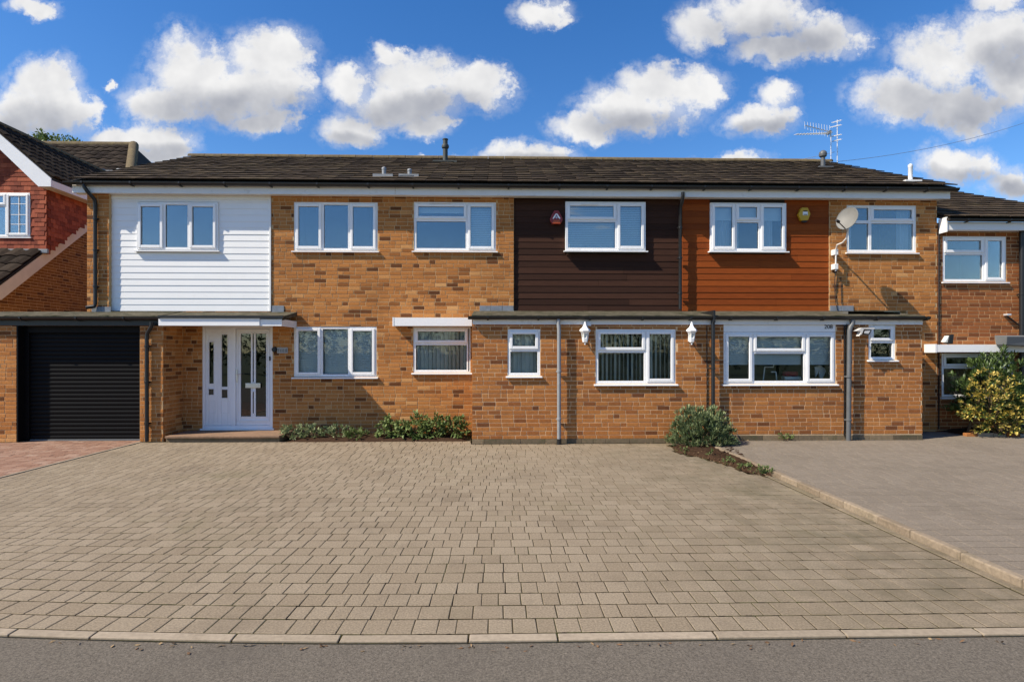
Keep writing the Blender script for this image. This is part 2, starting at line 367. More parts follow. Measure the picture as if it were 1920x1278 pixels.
# ---------------------------------------------------------------- brickwork
BRICKS = {}       # house -> list of candidate bricks
def brick_rnd(hdr): return min(1, max(0, R.choice([R.gauss(.62, .14)] * 6 + [R.gauss(.55, .22), R.gauss(.5, .22), R.random() * .3])))
def add_brick(mb, O, U, N, u0, u1, v0, v1, r, j=True):
    k = .0018 if j else 0
    f = R.uniform(-k, k * .6); e = .003; dz = R.uniform(-.0012, .0012)
    def P(u, v, n): return O + U * u + Z * (v + dz) + N * n
    vs = []
    for n, s in ((-.022, 0), (f - .003, 0), (f, e)):
        vs += [P(u0 + s, v0 + s, n), P(u1 - s, v0 + s, n), P(u1 - s, v1 - s, n), P(u0 + s, v1 - s, n)]
    mb.faces(vs, [(8, 9, 10, 11)] + [(4 + i, 4 + (i + 1) % 4, 8 + (i + 1) % 4, 8 + i) for i in range(4)] + [(i, (i + 1) % 4, 4 + (i + 1) % 4, 4 + i) for i in range(4)], r)
def core(mb, O, U, N, L, z0, H, ops, thick, back=-.0045, cut=(0, 0)):
    us = sorted({cut[0], L - cut[1], *[min(max(a, cut[0]), L - cut[1]) for o in ops for a in (o[0], o[1])]})
    vs = sorted({z0, H, *[min(max(a, z0), H) for o in ops for a in (o[2], o[3])]})
    for i in range(len(us) - 1):
        if us[i + 1] - us[i] < 1e-4: continue
        run = None
        for j in range(len(vs) - 1):
            uc, vc = (us[i] + us[i + 1]) / 2, (vs[j] + vs[j + 1]) / 2
            hole = any(o[0] < uc < o[1] and o[2] < vc < o[3] for o in ops)
            if not hole: run = (run[0], vs[j + 1]) if run else (vs[j], vs[j + 1])
            if hole or j == len(vs) - 2:
                if run:
                    p = []
                    for z in run:
                        for (u, n) in ((us[i], back), (us[i + 1], back), (us[i + 1], -thick), (us[i], -thick)): p.append(O + U * u + Z * z + N * n)
                    mb.hexa(p)
                run = None
def wall(house, name, O, U, N, L, H, ops=(), bm=None, mm=None, thick=.2, z0=0., hdr=.13, ceil=None, cut=(0, 0), tail=None, head=None):
    """brick wall standing at O (z = 0), running along U, facing N; ops are openings (u0, u1, z0, z1); ceil(u) caps a raked top"""
    bm = bm or M_BRICK; mm = mm or M_MORTAR; O = Vector(O); U = Vector(U); N = Vector(N)
    mb = MB()
    if ceil is None: core(mb, O, U, N, L, z0, H, ops, thick, cut=cut)
    else:
        k = 24
        for i in range(k):
            a, b = L * i / k, L * (i + 1) / k
            p = []
            for zz in ((z0, z0), (ceil(a), ceil(b))):
                for (u, n, q) in ((a, -.0045, 0), (b, -.0045, 1), (b, -thick, 1), (a, -thick, 0)): p.append(O + U * u + Z * zz[q] + N * n)
            mb.hexa(p)
    wo = mb.build(name, mm, house)
    lst = BRICKS.setdefault(house, [])
    if ceil: H = max(ceil(L * i / 40) for i in range(41))
    k = int(z0 / .075)
    while True:
        v0 = k * .075 + .005; v1 = v0 + .065
        if v0 > H - .02: break
        v1 = min(v1, H - .002)
        u = -R.random() * .05 - (.1125 if k % 2 else 0)
        if head and k in head: u = head[k]
        if v0 >= z0 - .03:
            while u < L:
                w = .1025 if R.random() < hdr else .215
                a, b = u + R.uniform(-.002, .002), u + w
                u = b + .010
                segs = [(a if head and k in head else max(a, .001), b if tail is not None else min(b, L - .001), max(v0, z0 + .002), v1)]
                if ceil:
                    if min(ceil(max(a, 0)), ceil(min(b, L))) < v1: continue
                for o in ops:
                    ns = []
                    for (p, q, c, d) in segs:
                        if q <= o[0] or p >= o[1] or d <= o[2] or c >= o[3]: ns.append((p, q, c, d)); continue
                        if p < o[0]: ns.append((p, o[0] - .004, c, d))
                        if q > o[1]: ns.append((o[1] + .004, q, c, d))
                        pi, qi = max(p, o[0]), min(q, o[1])
                        if c < o[2] - .022: ns.append((pi, qi, c, o[2] - .004))
                        if d > o[3] + .022: ns.append((pi, qi, o[3] + .004, d))
                    segs = ns
                for (p, q, c, d) in segs:
                    if q - p > .028 and d - c > .016: lst.append((wo, O, U, N, p, q, c, d, bm, brick_rnd(w < .2)))
            if tail is not None: tail[k] = u - L
        k += 1
    return wo
BM_CACHE = {}
def flush_bricks(house, limit=300):
    lst = BRICKS.pop(house, [])
    def score(b):
        wo, O, U, N, p, q, c, d, bm, r = b
        full = abs(q - p - .215) < .004 and abs(d - c - .065) < .001 and N.y < -.9
        ctr = O + U * p
        onscreen = abs(ctr.x / ctr.y) < .84
        return (0 if (full and onscreen) else 1, round(O.y, 1), R.random())
    lst.sort(key=score)
    rest = {}
    for i, b in enumerate(lst):
        wo, O, U, N, p, q, c, d, bm, r = b
        if i < limit and score(b)[0] == 0:
            key = (bm.name, int(r * 11.99))
            if key not in BM_CACHE:
                mb = MB(); add_brick(mb, Vector((-.1075, 0, 0)), Vector((1, 0, 0)), Vector((0, -1, 0)), 0, .215, 0, .065, (key[1] + .5) / 12, False)
                BM_CACHE[key] = mb.mesh('brick', bm, Vector((0, 0, 0)))
            ctr = O + U * ((p + q) / 2) + Z * c + N * R.uniform(-.0015, .001)
            put('brick', BM_CACHE[key], ctr, wo)
        else:
            mb = rest.setdefault((wo, bm), MB()); add_brick(mb, O, U, N, p, q, c, d, r)
    for (wo, bm), mb in rest.items(): mb.build('brickwork', bm, wo, kind='stuff')

# ---------------------------------------------------------------- windows
def ring(mb, x0, x1, z0, z1, t, y0, y1):
    mb.box(x0, x0 + t, y0, y1, z0, z1); mb.box(x1 - t, x1, y0, y1, z0, z1)
    mb.box(x0 + t, x1 - t, y0, y1, z0, z0 + t); mb.box(x0 + t, x1 - t, y0, y1, z1 - t, z1)
def window(house, rect, Yw, cells, sill=True, deep=0., glassm=None, dress=None, sillout=.065, vent=None, name='window', room=1.5, gap=.02):
    """rect, cells in photo pixels on the wall plane Yw. cells: (x0, y0, x1, y1, opens). Returns opening in metres."""
    glassm = glassm or M_GLASS
    cx = (rect[0] + rect[2]) / 2
    X = lambda p: PX(p, Yw); H = lambda p: PZ(p, Yw, cx)
    x0, x1, z0, z1 = X(rect[0]), X(rect[2]), H(rect[3]), H(rect[1])
    yf = Yw + deep
    mb = MB(); ring(mb, x0, x1, z0, z1, gap, yf, yf + .07)
    cl = []
    for (a, b, c, d, o) in cells:
        ca, cb = (x0 + gap if a <= rect[0] else X(a)), (x1 - gap if c >= rect[2] else X(c))
        ct, cbm = (z1 - gap if b <= rect[1] else H(b)), (z0 + gap if d >= rect[3] else H(d))
        cl.append((ca, cb, cbm, ct, o)); ring(mb, ca, cb, cbm, ct, .030, yf + .0015, yf + .0685)
    win = mb.build(name, M_UPVC, house, bevel=.004)
    for (a, b, c, d, o) in cl:
        if o:
            mb = MB(); i = .016; ring(mb, a + i, b - i, c + i, d - i, .052, yf - .02, yf + .04)
            mb.build('sash', M_UPVC, win, bevel=.007)
            i2, yg = .064, yf + .012
        else: i2, yg = .027, yf + .030
        mb = MB(); mb.box(a + i2, b - i2, yg, yg + .006, c + i2, d - i2); mb.build('pane', glassm, win)
        mb = MB(); i3 = i2 + .004; ring(mb, a + i3 - .003, b - i3 + .003, c + i3 - .003, d - i3 + .003, .006, yg - .006, yg - .0005); mb.build('gasket', M_DARKM, win)
    if sill:
        mb = MB(); e = .035
        mb.hexa([(x0 - e, yf - sillout, z0 - .038), (x1 + e, yf - sillout, z0 - .038), (x1 + e, yf + .05, z0 - .03), (x0 - e, yf + .05, z0 - .03),
                 (x0 - e, yf - sillout, z0 - .016), (x1 + e, yf - sillout, z0 - .016), (x1 + e, yf + .05, z0 - .001), (x0 - e, yf + .05, z0 - .001)])
        mb.build('sill', M_UPVC, win, bevel=.003)
    if vent:
        mb = MB(); a, b = X(vent[0]), X(vent[1]); zc = H(vent[2]); mb.box(a, b, yf - .034, yf - .0205, zc - .012, zc + .012); mb.build('trickle_vent', M_FASCIA, win, bevel=.003)
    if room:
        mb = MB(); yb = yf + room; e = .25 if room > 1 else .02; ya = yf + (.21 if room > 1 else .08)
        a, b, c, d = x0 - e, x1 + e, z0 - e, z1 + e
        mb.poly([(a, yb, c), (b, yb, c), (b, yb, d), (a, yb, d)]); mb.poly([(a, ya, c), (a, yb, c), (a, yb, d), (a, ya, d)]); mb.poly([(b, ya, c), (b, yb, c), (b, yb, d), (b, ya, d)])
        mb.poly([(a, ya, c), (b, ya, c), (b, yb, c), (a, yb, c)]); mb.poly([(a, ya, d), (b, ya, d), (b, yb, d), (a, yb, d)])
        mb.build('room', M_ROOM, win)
    for dr in dress or ():
        kind, a, b, t, m_ = dr[:5]
        xa, xb, zt, zm = X(a), X(b), H(t), H(m_); yd = yf + .115
        if kind == 'venetian':
            mb = MB(); z = zt
            mb.box(xa, xb, yd - .012, yd + .012, zt, zt + .025)
            while z > zm:
                t_ = .0335
                mb.hexa([(xa, yd - .010, z - t_ / 2 - .001), (xb, yd - .010, z - t_ / 2 - .001), (xb, yd + .010, z + t_ / 2 - .001), (xa, yd + .010, z + t_ / 2 - .001),
                         (xa, yd - .011, z - t_ / 2), (xb, yd - .011, z - t_ / 2), (xb, yd + .009, z + t_ / 2), (xa, yd + .009, z + t_ / 2)]); z -= .036
            mb.build('venetian_blind', dr[5] if len(dr) > 5 else M_BLIND, win, kind='stuff')
        elif kind == 'vertical':
            n = max(3, round((xb - xa) / .078)); ang = dr[5] if len(dr) > 5 else .9
            for i in range(n):
                xc = xa + (i + .5) * (xb - xa) / n; mb = MB(); aa = ang + R.uniform(-.2, .2); hw = .042; dx, dy = math.cos(aa) * hw, math.sin(aa) * hw
                mb.prism([(xc - dx, yd + .03 - dy, zm), (xc + dx, yd + .03 + dy, zm), (xc + dx - .001, yd + .031 + dy, zm), (xc - dx - .001, yd + .031 - dy, zm)], (0, 0, zt - zm))
                mb.build('blind_strip', M_VBLIND, win)
        elif kind == 'curtain':
            mb = MB(); n = max(10, int((xb - xa) / .012)); amp = dr[5] if len(dr) > 5 else .02
            ph = R.random() * 6
            f = lambda x: yd + .03 + amp * math.sin((x - xa) * 75 + ph) + amp * .5 * math.sin((x - xa) * 31 + ph)
            for i in range(n):
                p, q = xa + (xb - xa) * i / n, xa + (xb - xa) * (i + 1) / n
                mb.poly([(p, f(p), zm), (q, f(q), zm), (q, f(q), zt), (p, f(p), zt)])
            mb.build('curtain', M_NET, win, smooth='all')
        elif kind == 'roller':
            mb = MB(); mb.box(xa, xb, yd - .004, yd - .002, zm, zt); mb.box(xa, xb, yd - .009, yd + .003, zm - .015, zm); mb.build('roller_blind', M_BLIND, win)
    return win
def opening(rect, Yw, x_left):
    cx = (rect[0] + rect[2]) / 2
    return (PX(rect[0], Yw) - x_left, PX(rect[2], Yw) - x_left, PZ(rect[3], Yw, cx), PZ(rect[1], Yw, cx))

# ---------------------------------------------------------------- cladding, roofs, gutters
def cladding(house, px0, px1, y0, y1, Yf, m_, wins, label=None, pitch=11.85, st_=.009):
    cx = (px0 + px1) / 2
    x0, x1 = PX(px0, YM), PX(px1, YM); zt, zb = PZ(y0, YM, cx), PZ(y1, YM, cx)
    ops = [opening(w, YM, x0) for w in wins]
    mb = MB(); core(mb, Vector((x0, Yf + .034, 0)), Vector((1, 0, 0)), Vector((0, -1, 0)), x1 - x0, zb, zt, ops, .13, back=0)
    c = mb.build('cladding', M_ROOFBASE if m_ is not M_WBOARD else M_WBOARD, house)
    p = pitch * YM / FPX; k = 0; z = zb
    while z < zt - .01:
        za, zc = z, min(z + p + .012, zt)
        runs = [(x0, x1)]
        for o in ops:
            if o[2] - .002 < za + p * .5 < o[3] or (za < o[2] < za + p) or (za < o[3] < za + p):
                lo, hi = x0 + o[0], x0 + o[1]
                # part beside the window
                if za + p * .9 > o[2] and za < o[3]:
                    runs = [(a, b) for r_ in runs for (a, b) in ((r_[0], min(r_[1], lo)), (max(r_[0], hi), r_[1])) if b - a > .01]
        if m_ is not M_WBOARD:
            nr_ = []
            for (a, b) in runs:
                if b - a > 2 and R.random() < .55:
                    c_ = R.uniform(a + .6, b - .6); nr_ += [(a, c_ - .0015), (c_ + .0015, b)]
                else: nr_.append((a, b))
            runs = nr_
        for (a, b) in runs:
            mb = MB(); t = R.uniform(-.0015, .0015)
            mb.cur = R.random()
            yb = Yf + st_ + t
            mb.hexa([(a, yb, za), (b, yb, za), (b, Yf + .034, za), (a, Yf + .034, za), (a, Yf + .018 + t, zc), (b, Yf + .018 + t, zc), (b, Yf + .034, zc), (a, Yf + .034, zc)])
            mb.build('board', m_, c)
        z += p; k += 1
    return c
def gutter(house, x0, x1, Yc, zt, r=.056, m_=None, name='gutter', step=.9):
    mb = MB(); n = 8
    out = [(Yc + r * math.cos(math.pi + math.pi * i / n), zt + r * math.sin(math.pi + math.pi * i / n)) for i in range(n + 1)]
    inn = [(Yc + (r - .006) * math.cos(math.pi + math.pi * i / n), zt + (r - .006) * math.sin(math.pi + math.pi * i / n)) for i in range(n, -1, -1)]
    mb.prism([(x0, y, z) for (y, z) in out + inn], (x1 - x0, 0, 0))
    for x in (x0, x1 - .006): mb.prism([(x, y, z - .001) for (y, z) in out], (.006, 0, 0))
    g = mb.build(name, m_ or M_BLACK, house)
    x = x0 + .35
    while x < x1:
        mb = MB(); mb.prism([(x - .016, Yc - r - .007, zt + .004), (x - .016, Yc - r - .007, zt - r * .55), (x - .016, Yc - r * .45, zt - r - .012), (x - .016, Yc + r + .015, zt - r - .012), (x - .016, Yc + r + .015, zt - r + .002), (x - .016, Yc - r * .4, zt - r + .004), (x - .016, Yc - r + .002, zt - r * .5), (x - .016, Yc - r + .002, zt + .004)], (.032, 0, 0))
        mb.build('gutter_bracket', m_ or M_BLACK, g); x += step * R.uniform(.9, 1.1)
    return g
def downpipe(house, pts, r=.034, m_=None, brackets=(), name='downpipe'):
    mb = MB(); mb.tube(pts, r, 12); d = mb.build(name, m_ or M_BLACK, house, smooth=True)
    for (x, y, z) in brackets:
        mb = MB(); mb.lathe((x, y, z - .02), [(r, 0), (r + .008, .004), (r + .008, .036), (r, .04)], 12); mb.box(x - .045, x + .045, y + r * .6, y + r + .03, z - .012, z + .012)
        mb.build('pipe_clip', m_ or M_BLACK, d, smooth=True)
    return d
TILE_CACHE = {}
def tile_mesh(w, l, t, m_, k, n=6):
    key = (w, l, t, m_.name, k)
    if key not in TILE_CACHE:
        rr = random.Random(str(key)); mb = MB(); mb.cur = (k + .5) / n
        xs = [-w / 2 + .002, -w * .2, w * .2, w / 2 - .002]
        prof = [0, .004, .003, -.001] if m_ is not M_TILE_L else [-.006, .030, .030, -.006]
        lo = [(x, rr.uniform(-.006, .004), t + h) for x, h in zip(xs, prof)]; hi = [(x, l, t * .75 + h) for x, h in zip(xs, prof)]
        lob = [(x, p[1] + .003, 0) for x, p in zip(xs, lo)]; hib = [(x, l, 0) for x in xs]
        v = lo + hi + lob + hib; f = []
        for i in range(3): f += [(i, i + 1, 5 + i, 4 + i), (8 + i, 9 + i, i + 1, i), (12 + i, 13 + i, 9 + i, 8 + i)]
        f += [(8, 0, 4, 12), (3, 11, 15, 7)]
        mb.faces(v, f); TILE_CACHE[key] = mb.mesh('tile', m_, Vector((0, 0, 0)))
    return TILE_CACHE[key]
def tiles(roof, x0, x1, Y0, z0, Y1, z1, w=.30, gauge=.345, m_=None, t=.020, keep=None, stuffrest=None, side=None):
    """rows of roof tiles on the slope from eave (Y0, z0) to ridge (Y1, z1), each an object under roof"""
    m_ = m_ or M_TILE; ln = math.hypot(Y1 - Y0, z1 - z0); a = math.atan2(z1 - z0, Y1 - Y0); nr = int(round(ln / gauge)); g = ln / nr
    nx = int(round((x1 - x0) / w)); ww = (x1 - x0) / nx
    for i in range(nr):
        s = i * g; off = 0
        for j in range(nx):
            x = x0 + (j + .5) * ww + R.uniform(-.004, .004); ss = s + R.uniform(-.008, .008)
            y, z = Y0 + math.cos(a) * ss, z0 + math.sin(a) * ss
            if keep and not keep(x, y): continue
            lift = t + .010 + R.uniform(0, .007)
            loc = Vector((x, y - math.sin(a) * lift, z + math.cos(a) * lift))
            me = tile_mesh(round(ww, 3), round(min(g + .045, ln - s + .01), 3), t, m_, R.randrange(6))
            put('tile', me, loc, roof, rot=(a + R.uniform(-.008, .007) - .046, R.uniform(-.008, .008), R.uniform(-.012, .012)))
# ---------------------------------------------------------------- planes of the terrace
YM, YG, YE = 11.8, 11.1, 10.7
UX, NF = Vector((1, 0, 0)), Vector((0, -1, 0))
YF = YM - .19                                  # main fascia
YEV, ZEV = 11.50, PZ(344, 11.50)               # tile edge at the eaves
YR, ZR = 15.9, PZ(301, 15.9)                   # ridge
XV0, XV1 = PX(131, YEV), PX(1794, YEV)
ZTOP = PZ(352, YM)                             # wall head
xA0, xAB, xBC, xC1 = PX(168, YM), PX(744, YM), PX(1279, YM), PX(1757, YM)
ZFB, ZFT = PZ(367, YF), PZ(351, YF)
def roofpt(px, py):     # where the sight line through a pixel meets the main roof slope
    d = ray(px, py); k = (ZR - ZEV) / (YR - YEV)
    t = (ZEV - CAMH - k * YEV) / (d.z - k * d.y)
    return Vector((d.x * t, d.y * t, CAMH + d.z * t))

def main_roof(house, x0, x1, ends=(False, False)):
    mb = MB(); d = .03
    Yb, Zb = 2 * YR - YEV, ZEV
    mb.hexa([(x0, YEV + .02, ZEV - .05), (x1, YEV + .02, ZEV - .05), (x1, YR, ZR - .05), (x0, YR, ZR - .05), (x0, YEV + .02, ZEV), (x1, YEV + .02, ZEV), (x1, YR, ZR), (x0, YR, ZR)])
    mb.hexa([(x0, YR + .001, ZR - .05), (x1, YR + .001, ZR - .05), (x1, Yb, Zb - .05), (x0, Yb, Zb - .05), (x0, YR + .001, ZR), (x1, YR + .001, ZR), (x1, Yb, Zb), (x0, Yb, Zb)])
    roof = mb.build('roof', M_ROOFBASE, house)
    tiles(roof, x0, x1, YEV, ZEV, YR, ZR)
    n = round((x1 - x0) / .45); w = (x1 - x0) / n
    prof = [(.11 * math.cos(t), .095 * math.sin(t)) for t in [math.pi * i / 8 for i in range(9)]]
    pr2 = [(.095 * math.cos(t), .08 * math.sin(t)) for t in [math.pi * i / 8 for i in range(8, -1, -1)]]
    mb = MB(); mb.prism([(-w / 2 + .004, y, z) for (y, z) in prof + pr2], (w - .008, 0, 0)); me = mb.mesh('ridge_tile', M_RIDGE, Vector((0, 0, 0)))
    for i in range(n): put('ridge_tile', me, (x0 + (i + .5) * w, YR, ZR + .012 + R.uniform(-.004, .004)), roof, rot=(0, R.uniform(-.006, .006), R.uniform(-.01, .01)))
    # eaves
    fx0, fx1 = (PX(135, YF) if ends[0] else x0), (PX(1782, YF) if ends[1] else x1)
    cuts = [fx0 + .002] + ([PX(1113, YF)] if not any(ends) else []) + [fx1 - .002]
    for a, b in zip(cuts, cuts[1:]):
        mb = MB(); mb.box(a + .001, b - .001, YF, YF + .02, ZFB, ZFT); mb.build('fascia', M_FASCIA, house, bevel=.002)
    mb = MB(); mb.box(fx0, fx1, YF + .021, YM + .02, ZFB + .012, ZFB + .022); mb.build('soffit', M_FASCIA, house)
    gx0, gx1 = (PX(118, YEV) if ends[0] else x0), (PX(1799, YEV) if ends[1] else x1)
    gutter(house, gx0 + .001, gx1 - .001, YEV + .035, PZ(346, YEV), .056)
    return roof
def lean_to(house, x0, x1, Yf, Yb, zf, zb, fas=None, gut=True, name='lean_to_roof', fm=None):
    mb = MB(); n = max(2, int((x1 - x0) / .9))
    for i in range(n):       # felt strips, each lapped a little over the next
        a, b = x0 + (x1 - x0) * i / n, x0 + (x1 - x0) * (i + 1) / n; e = R.uniform(-.006, .006); h = R.uniform(0, .006)
        mb.hexa([(a, Yf + e, zf - .07), (b, Yf + e, zf - .07), (b, Yb, zb - .07), (a, Yb, zb - .07), (a, Yf + e, zf + h), (b, Yf + e, zf + h), (b, Yb, zb + h), (a, Yb, zb + h)])
    r = mb.build(name, M_FELT, house, bevel=.006)
    if gut: gutter(house, x0 - .06, x1 + .05 if gut != 'butt' else x1, Yf - .005, zf - .018, .06)
    if fas: 
        mb = MB(); mb.box(x0 + .02, x1 - .02, Yf + .052, Yf + .07, fas[0], fas[1]); mb.build('fascia', fm or M_FASCIA, house, bevel=.002)
    return r
def flashing(house, px0, px1, y0, y1, Y):
    mb = MB(); x0, x1 = PX(px0, Y), PX(px1, Y); n = max(1, round((x1 - x0) / .24)); w = (x1 - x0) / n
    for i in range(n): mb.box(x0 + i * w + .003, x0 + (i + 1) * w - .003, Y - .012 - .003 * (i % 2), Y + .004, PZ(y1, Y, px0), PZ(y0, Y, px0))
    mb.build('lead_flashing', M_LEAD, house, bevel=.002)

# ================================================================ house A : white boarding, garage, porch
hA = thing('terraced_house', 'end house with white weatherboarding, black garage door and white front door', 'house', ((xA0 + xAB) / 2, YM, 0), 'terraced houses in one row')
A1, A2, A3, DR = (258, 380, 410, 469), (551, 379, 708, 470), (551, 612, 706, 706), (379, 612, 511, 803)
xw = PX(209, YM); zlt = PZ(583, YM, 400)
ops = [(-.01, PX(508.5, YM) - xw, zlt, 9), (-.01, PX(343, YM) - xw, -1, zlt + .01), opening(A2, YM, xw), opening(A3, YM, xw), opening(DR, YM, xw)]
TAIL = {}
wall(hA, 'front_wall', (xw, YM, 0), UX, NF, xAB - xw, ZTOP, ops, z0=0, tail=TAIL, hdr=.3)
wall(hA, 'pier', (xA0, YM - .075, 0), UX, NF, xw - xA0, ZTOP, z0=zlt - .15, thick=.3)
wall(hA, 'side_wall', (xA0, YR * 2 - YM, 0), Vector((0, -1, 0)), Vector((-1, 0, 0)), 2 * (YR - YM), 0, thick=.2, ceil=lambda u: ZEV + .1 + (ZR - ZEV - .1) * (1 - abs(u - (YR - YM)) / (YR - YM)) - .12)
cladding(hA, 209, 508, 366, 583, YM - .01, M_WBOARD, [A1])
mb = MB(); mb.box(xw + .002, PX(508, YM), YM - .016, YM + .02, PZ(374, YM, 360), PZ(362, YM, 360)); mb.build('top_trim', M_WBOARD, hA)
mb = MB(); mb.box(PX(505.5, YM), PX(508.3, YM), YM - .022, YM + .01, zlt, PZ(374, YM, 500)); mb.build('corner_trim', M_WBOARD, hA)
window(hA, A1, YM, [(258, 380, 309, 469, 1), (309, 380, 356, 469, 0), (356, 380, 410, 469, 1)], deep=-.035, sillout=.03)
window(hA, A2, YM, [(551, 379, 604, 470, 1), (604, 379, 655, 470, 0), (655, 379, 708, 470, 1)], deep=.012)
window(hA, A3, YM, [(551, 612, 602, 706, 1), (602, 612, 655, 706, 0), (655, 612, 706, 706, 1)], deep=.012, glassm=M_GLASS_L,
       dress=[('venetian', 556, 603, 616, 702), ('venetian', 605, 654, 616, 702), ('venetian', 657, 702, 616, 702)])
main_roof(hA, XV0, xAB, (True, False))
for px, y0, y1 in ((720, 313, 333), (768, 316, 333)):
    p = roofpt(px, y1); h = (y1 - y0) * p.y / FPX; roofA = [o for o in hA.children if o.name.startswith('roof')][0]
    rp = roofA if px < 744 else None
    if rp:
        mb = MB(); mb.lathe(p - Z * .06, [(.042, 0), (.042, h), (.05, h + .005), (.045, h + .04), (.012, h + .06)], 14); mb.box(p.x - .2, p.x + .2, p.y - .14, p.y + .16, p.z - .02, p.z + .035)
        mb.build('vent_pipe', M_PALEPIPE, rp, smooth=True)
# garage
xg0, xg1, xd0, xd1 = PX(-70, YG), PX(306, YG), PX(31, YG), PX(262, YG)
zg = PZ(606, YG, 150); zdt = PZ(610, YG, 150)
wall(hA, 'garage_wall', (xg0, YG, 0), UX, NF, xg1 - xg0, zg + .05, [(xd0 - xg0, xd1 - xg0, -1, zdt)], thick=.22, bm=M_BRICK, cut=(0, .012))
wall(hA, 'porch_side_wall', (xg1, YG + .012, 0), Vector((0, 1, 0)), Vector((1, 0, 0)), YM - YG - .012, zg + .05, thick=.2)
mb = MB(); mb.box(xg0, xg0 + .2, YG + .25, YG + 4.5, 0, zg); mb.build('garage_side_wall', M_MORTAR, hA)
# rolling door
yd = YG + .17
mb = MB(); mb.box(xd0 + .001, xd0 + .11, yd - .03, yd + .05, .01, zdt); mb.box(xd1 - .075, xd1 - .001, yd - .03, yd + .05, .01, zdt); mb.box(xd0 + .11, xd1 - .075, yd - .05, yd + .05, zdt - .13, zdt)
mb.box(xd0 + .001, xd0 + .03, YG - .004, yd - .03, .01, zdt)
gd = mb.build('garage_door', M_GAR, hA, bevel=.003)
k = 0; z = .03; ph = .0775
while z < zdt - .14:
    mb = MB(); a, b = xd0 + .105, xd1 - .07; y = yd + .012; h = min(ph, zdt - .125 - z)
    prof = [(y + .02, 0), (y + .004, .002), (y - .004, h * .25), (y - .005, h * .6), (y, h * .86), (y + .009, h * .90), (y + .009, h), (y + .02, h)]
    mb.prism([(a, p, z + q) for (p, q) in prof], (b - a, 0, 0)); mb.build('slat', M_GAR, gd); z += ph
mb = MB(); mb.box(xd0 + .105, xd1 - .07, yd - .005, yd + .03, .004, .03); mb.build('bottom_rail', M_GREY, gd)
zf, zb = PZ(592, 11.02, 150), PZ(585, YM, 150)
lean_to(hA, xg0 - .1, PX(298, 11.02), 11.02, YM - .076, zf, zb, (PZ(610, 11, 150), PZ(599, 11, 150)), fm=M_BLACK)
mb = MB(); mb.box(xg0 - .1, xA0 - .1, YM - .0755, YM + 3.6, zb - .07, zb); mb.build('garage_flat_roof', M_FELT, hA)
# porch roof
xp1 = PX(531, 11.0)
zpf = PZ(593, 11.0, 420); mb = MB(); xa = PX(299, 11.0)
lean_to(hA, xa, xp1, 11.0, YM - .025, zpf, PZ(585, YM, 400), None, gut=False, name='porch_roof')
mb = MB(); mb.box(xa, PX(488, 11.0), 10.965, 10.99, PZ(610.5, 10.97, 400), PZ(595, 10.97, 400)); mb.box(PX(488, 11.0) + .002, xp1 - .02, 10.985, 11.005, PZ(611, 10.97, 500), PZ(598, 10.97, 500)); mb.build('porch_fascia', M_UPVC, hA, bevel=.003)
mb = MB(); mb.box(xp1 - .04, xp1 - .02, 11.006, YM - .002, PZ(611, 10.97, 500), PZ(598, 10.97, 500)); mb.build('porch_end_board', M_FASCIA, hA)
mb = MB(); mb.box(xg1 + .003, xp1 - .045, 11.02, YM - .002, PZ(608, 10.97, 400), PZ(607, 10.97, 400)); mb.build('porch_soffit', M_FASCIA, hA)
mb = MB(); mb.box(xa, xp1 + .02, 10.94, 10.985, zpf - .035, zpf + .012); mb.build('porch_drip_edge', M_BLACK, hA)
flashing(hA, 509, 533, 573, 586, YM); flashing(hA, 172, 209, 575, 585, YM - .075)
# down pipes
x = PX(275, YG - .06); zt = zg + .02
downpipe(hA, [(x + .11, 11.0, zt + .0), (x + .11, 11.0, zt - .07), (x + .06, 11.02, zt - .14), (x + .01, YG - .055, zt - .2), (x, YG - .055, zt - .26), (x, YG - .055, .02)], brackets=[(x, YG - .055, zz) for zz in (.35, 1.1, 1.75)])
x = PX(178, YM - .13); zt = PZ(352, YM); yp = YM - .12
downpipe(hA, [(x - .12, YEV + .03, zt - .02), (x - .12, YEV + .03, zt - .1), (x - .06, 11.55, zt - .2), (x, yp - .02, zt - .32), (x, yp, zt - .4), (x, yp, zb + .16), (x - .01, yp - .01, zb + .1), (x - .14, yp - .05, zb + .075)], brackets=[(x, yp, zz) for zz in (2.9, 3.6, 4.2)])
# front door with glazed side panel
X = lambda p: PX(p, YM); Hh = lambda p: PZ(p, YM, 445)
yf = YM + .015
mb = MB(); x0, x1, z0, z1 = X(379), X(511), Hh(803), Hh(610)
ring(mb, x0, x1, z0, z1, .055, yf, yf + .07); mb.box(X(433), X(441), yf + .001, yf + .069, z0 + .055, z1 - .055)
fd = mb.build('door_frame', M_DOORW, hA, bevel=.004)
mb = MB(); mb.box(x0 - .03, x1 + .03, yf - .045, yf + .02, z0 - .03, z0 + .001); mb.build('threshold', M_DOORW, fd, bevel=.003)
def leaf_panel(xa, xb, holes, name):
    L_ = xb - xa; mb = MB(); core(mb, Vector((xa, yf + .022, 0)), UX, NF, L_, z0 + .058, z1 - .058, [(a - xa, b - xa, c, d) for a, b, c, d in holes], .04, back=0)
    lf = mb.build(name, M_DOORW, fd, bevel=.003)
    for (a, b, c, d) in holes:
        mb = MB(); ring(mb, a - .016, b + .016, c - .016, d + .016, .018, yf + .010, yf + .0215); mb.build('glazing_bead', M_DOORW, fd, bevel=.004)
        mb = MB(); mb.box(a, b, yf + .036, yf + .042, c, d); mb.build('pane', M_GLASS_D, fd)
    return lf
h1 = [(X(390.5), X(399.5), Hh(719), Hh(641)), (X(389.5), X(399.5), Hh(740), Hh(729)), (X(414), X(425.5), Hh(725), Hh(627)), (X(414), X(425.5), Hh(746), Hh(730))]
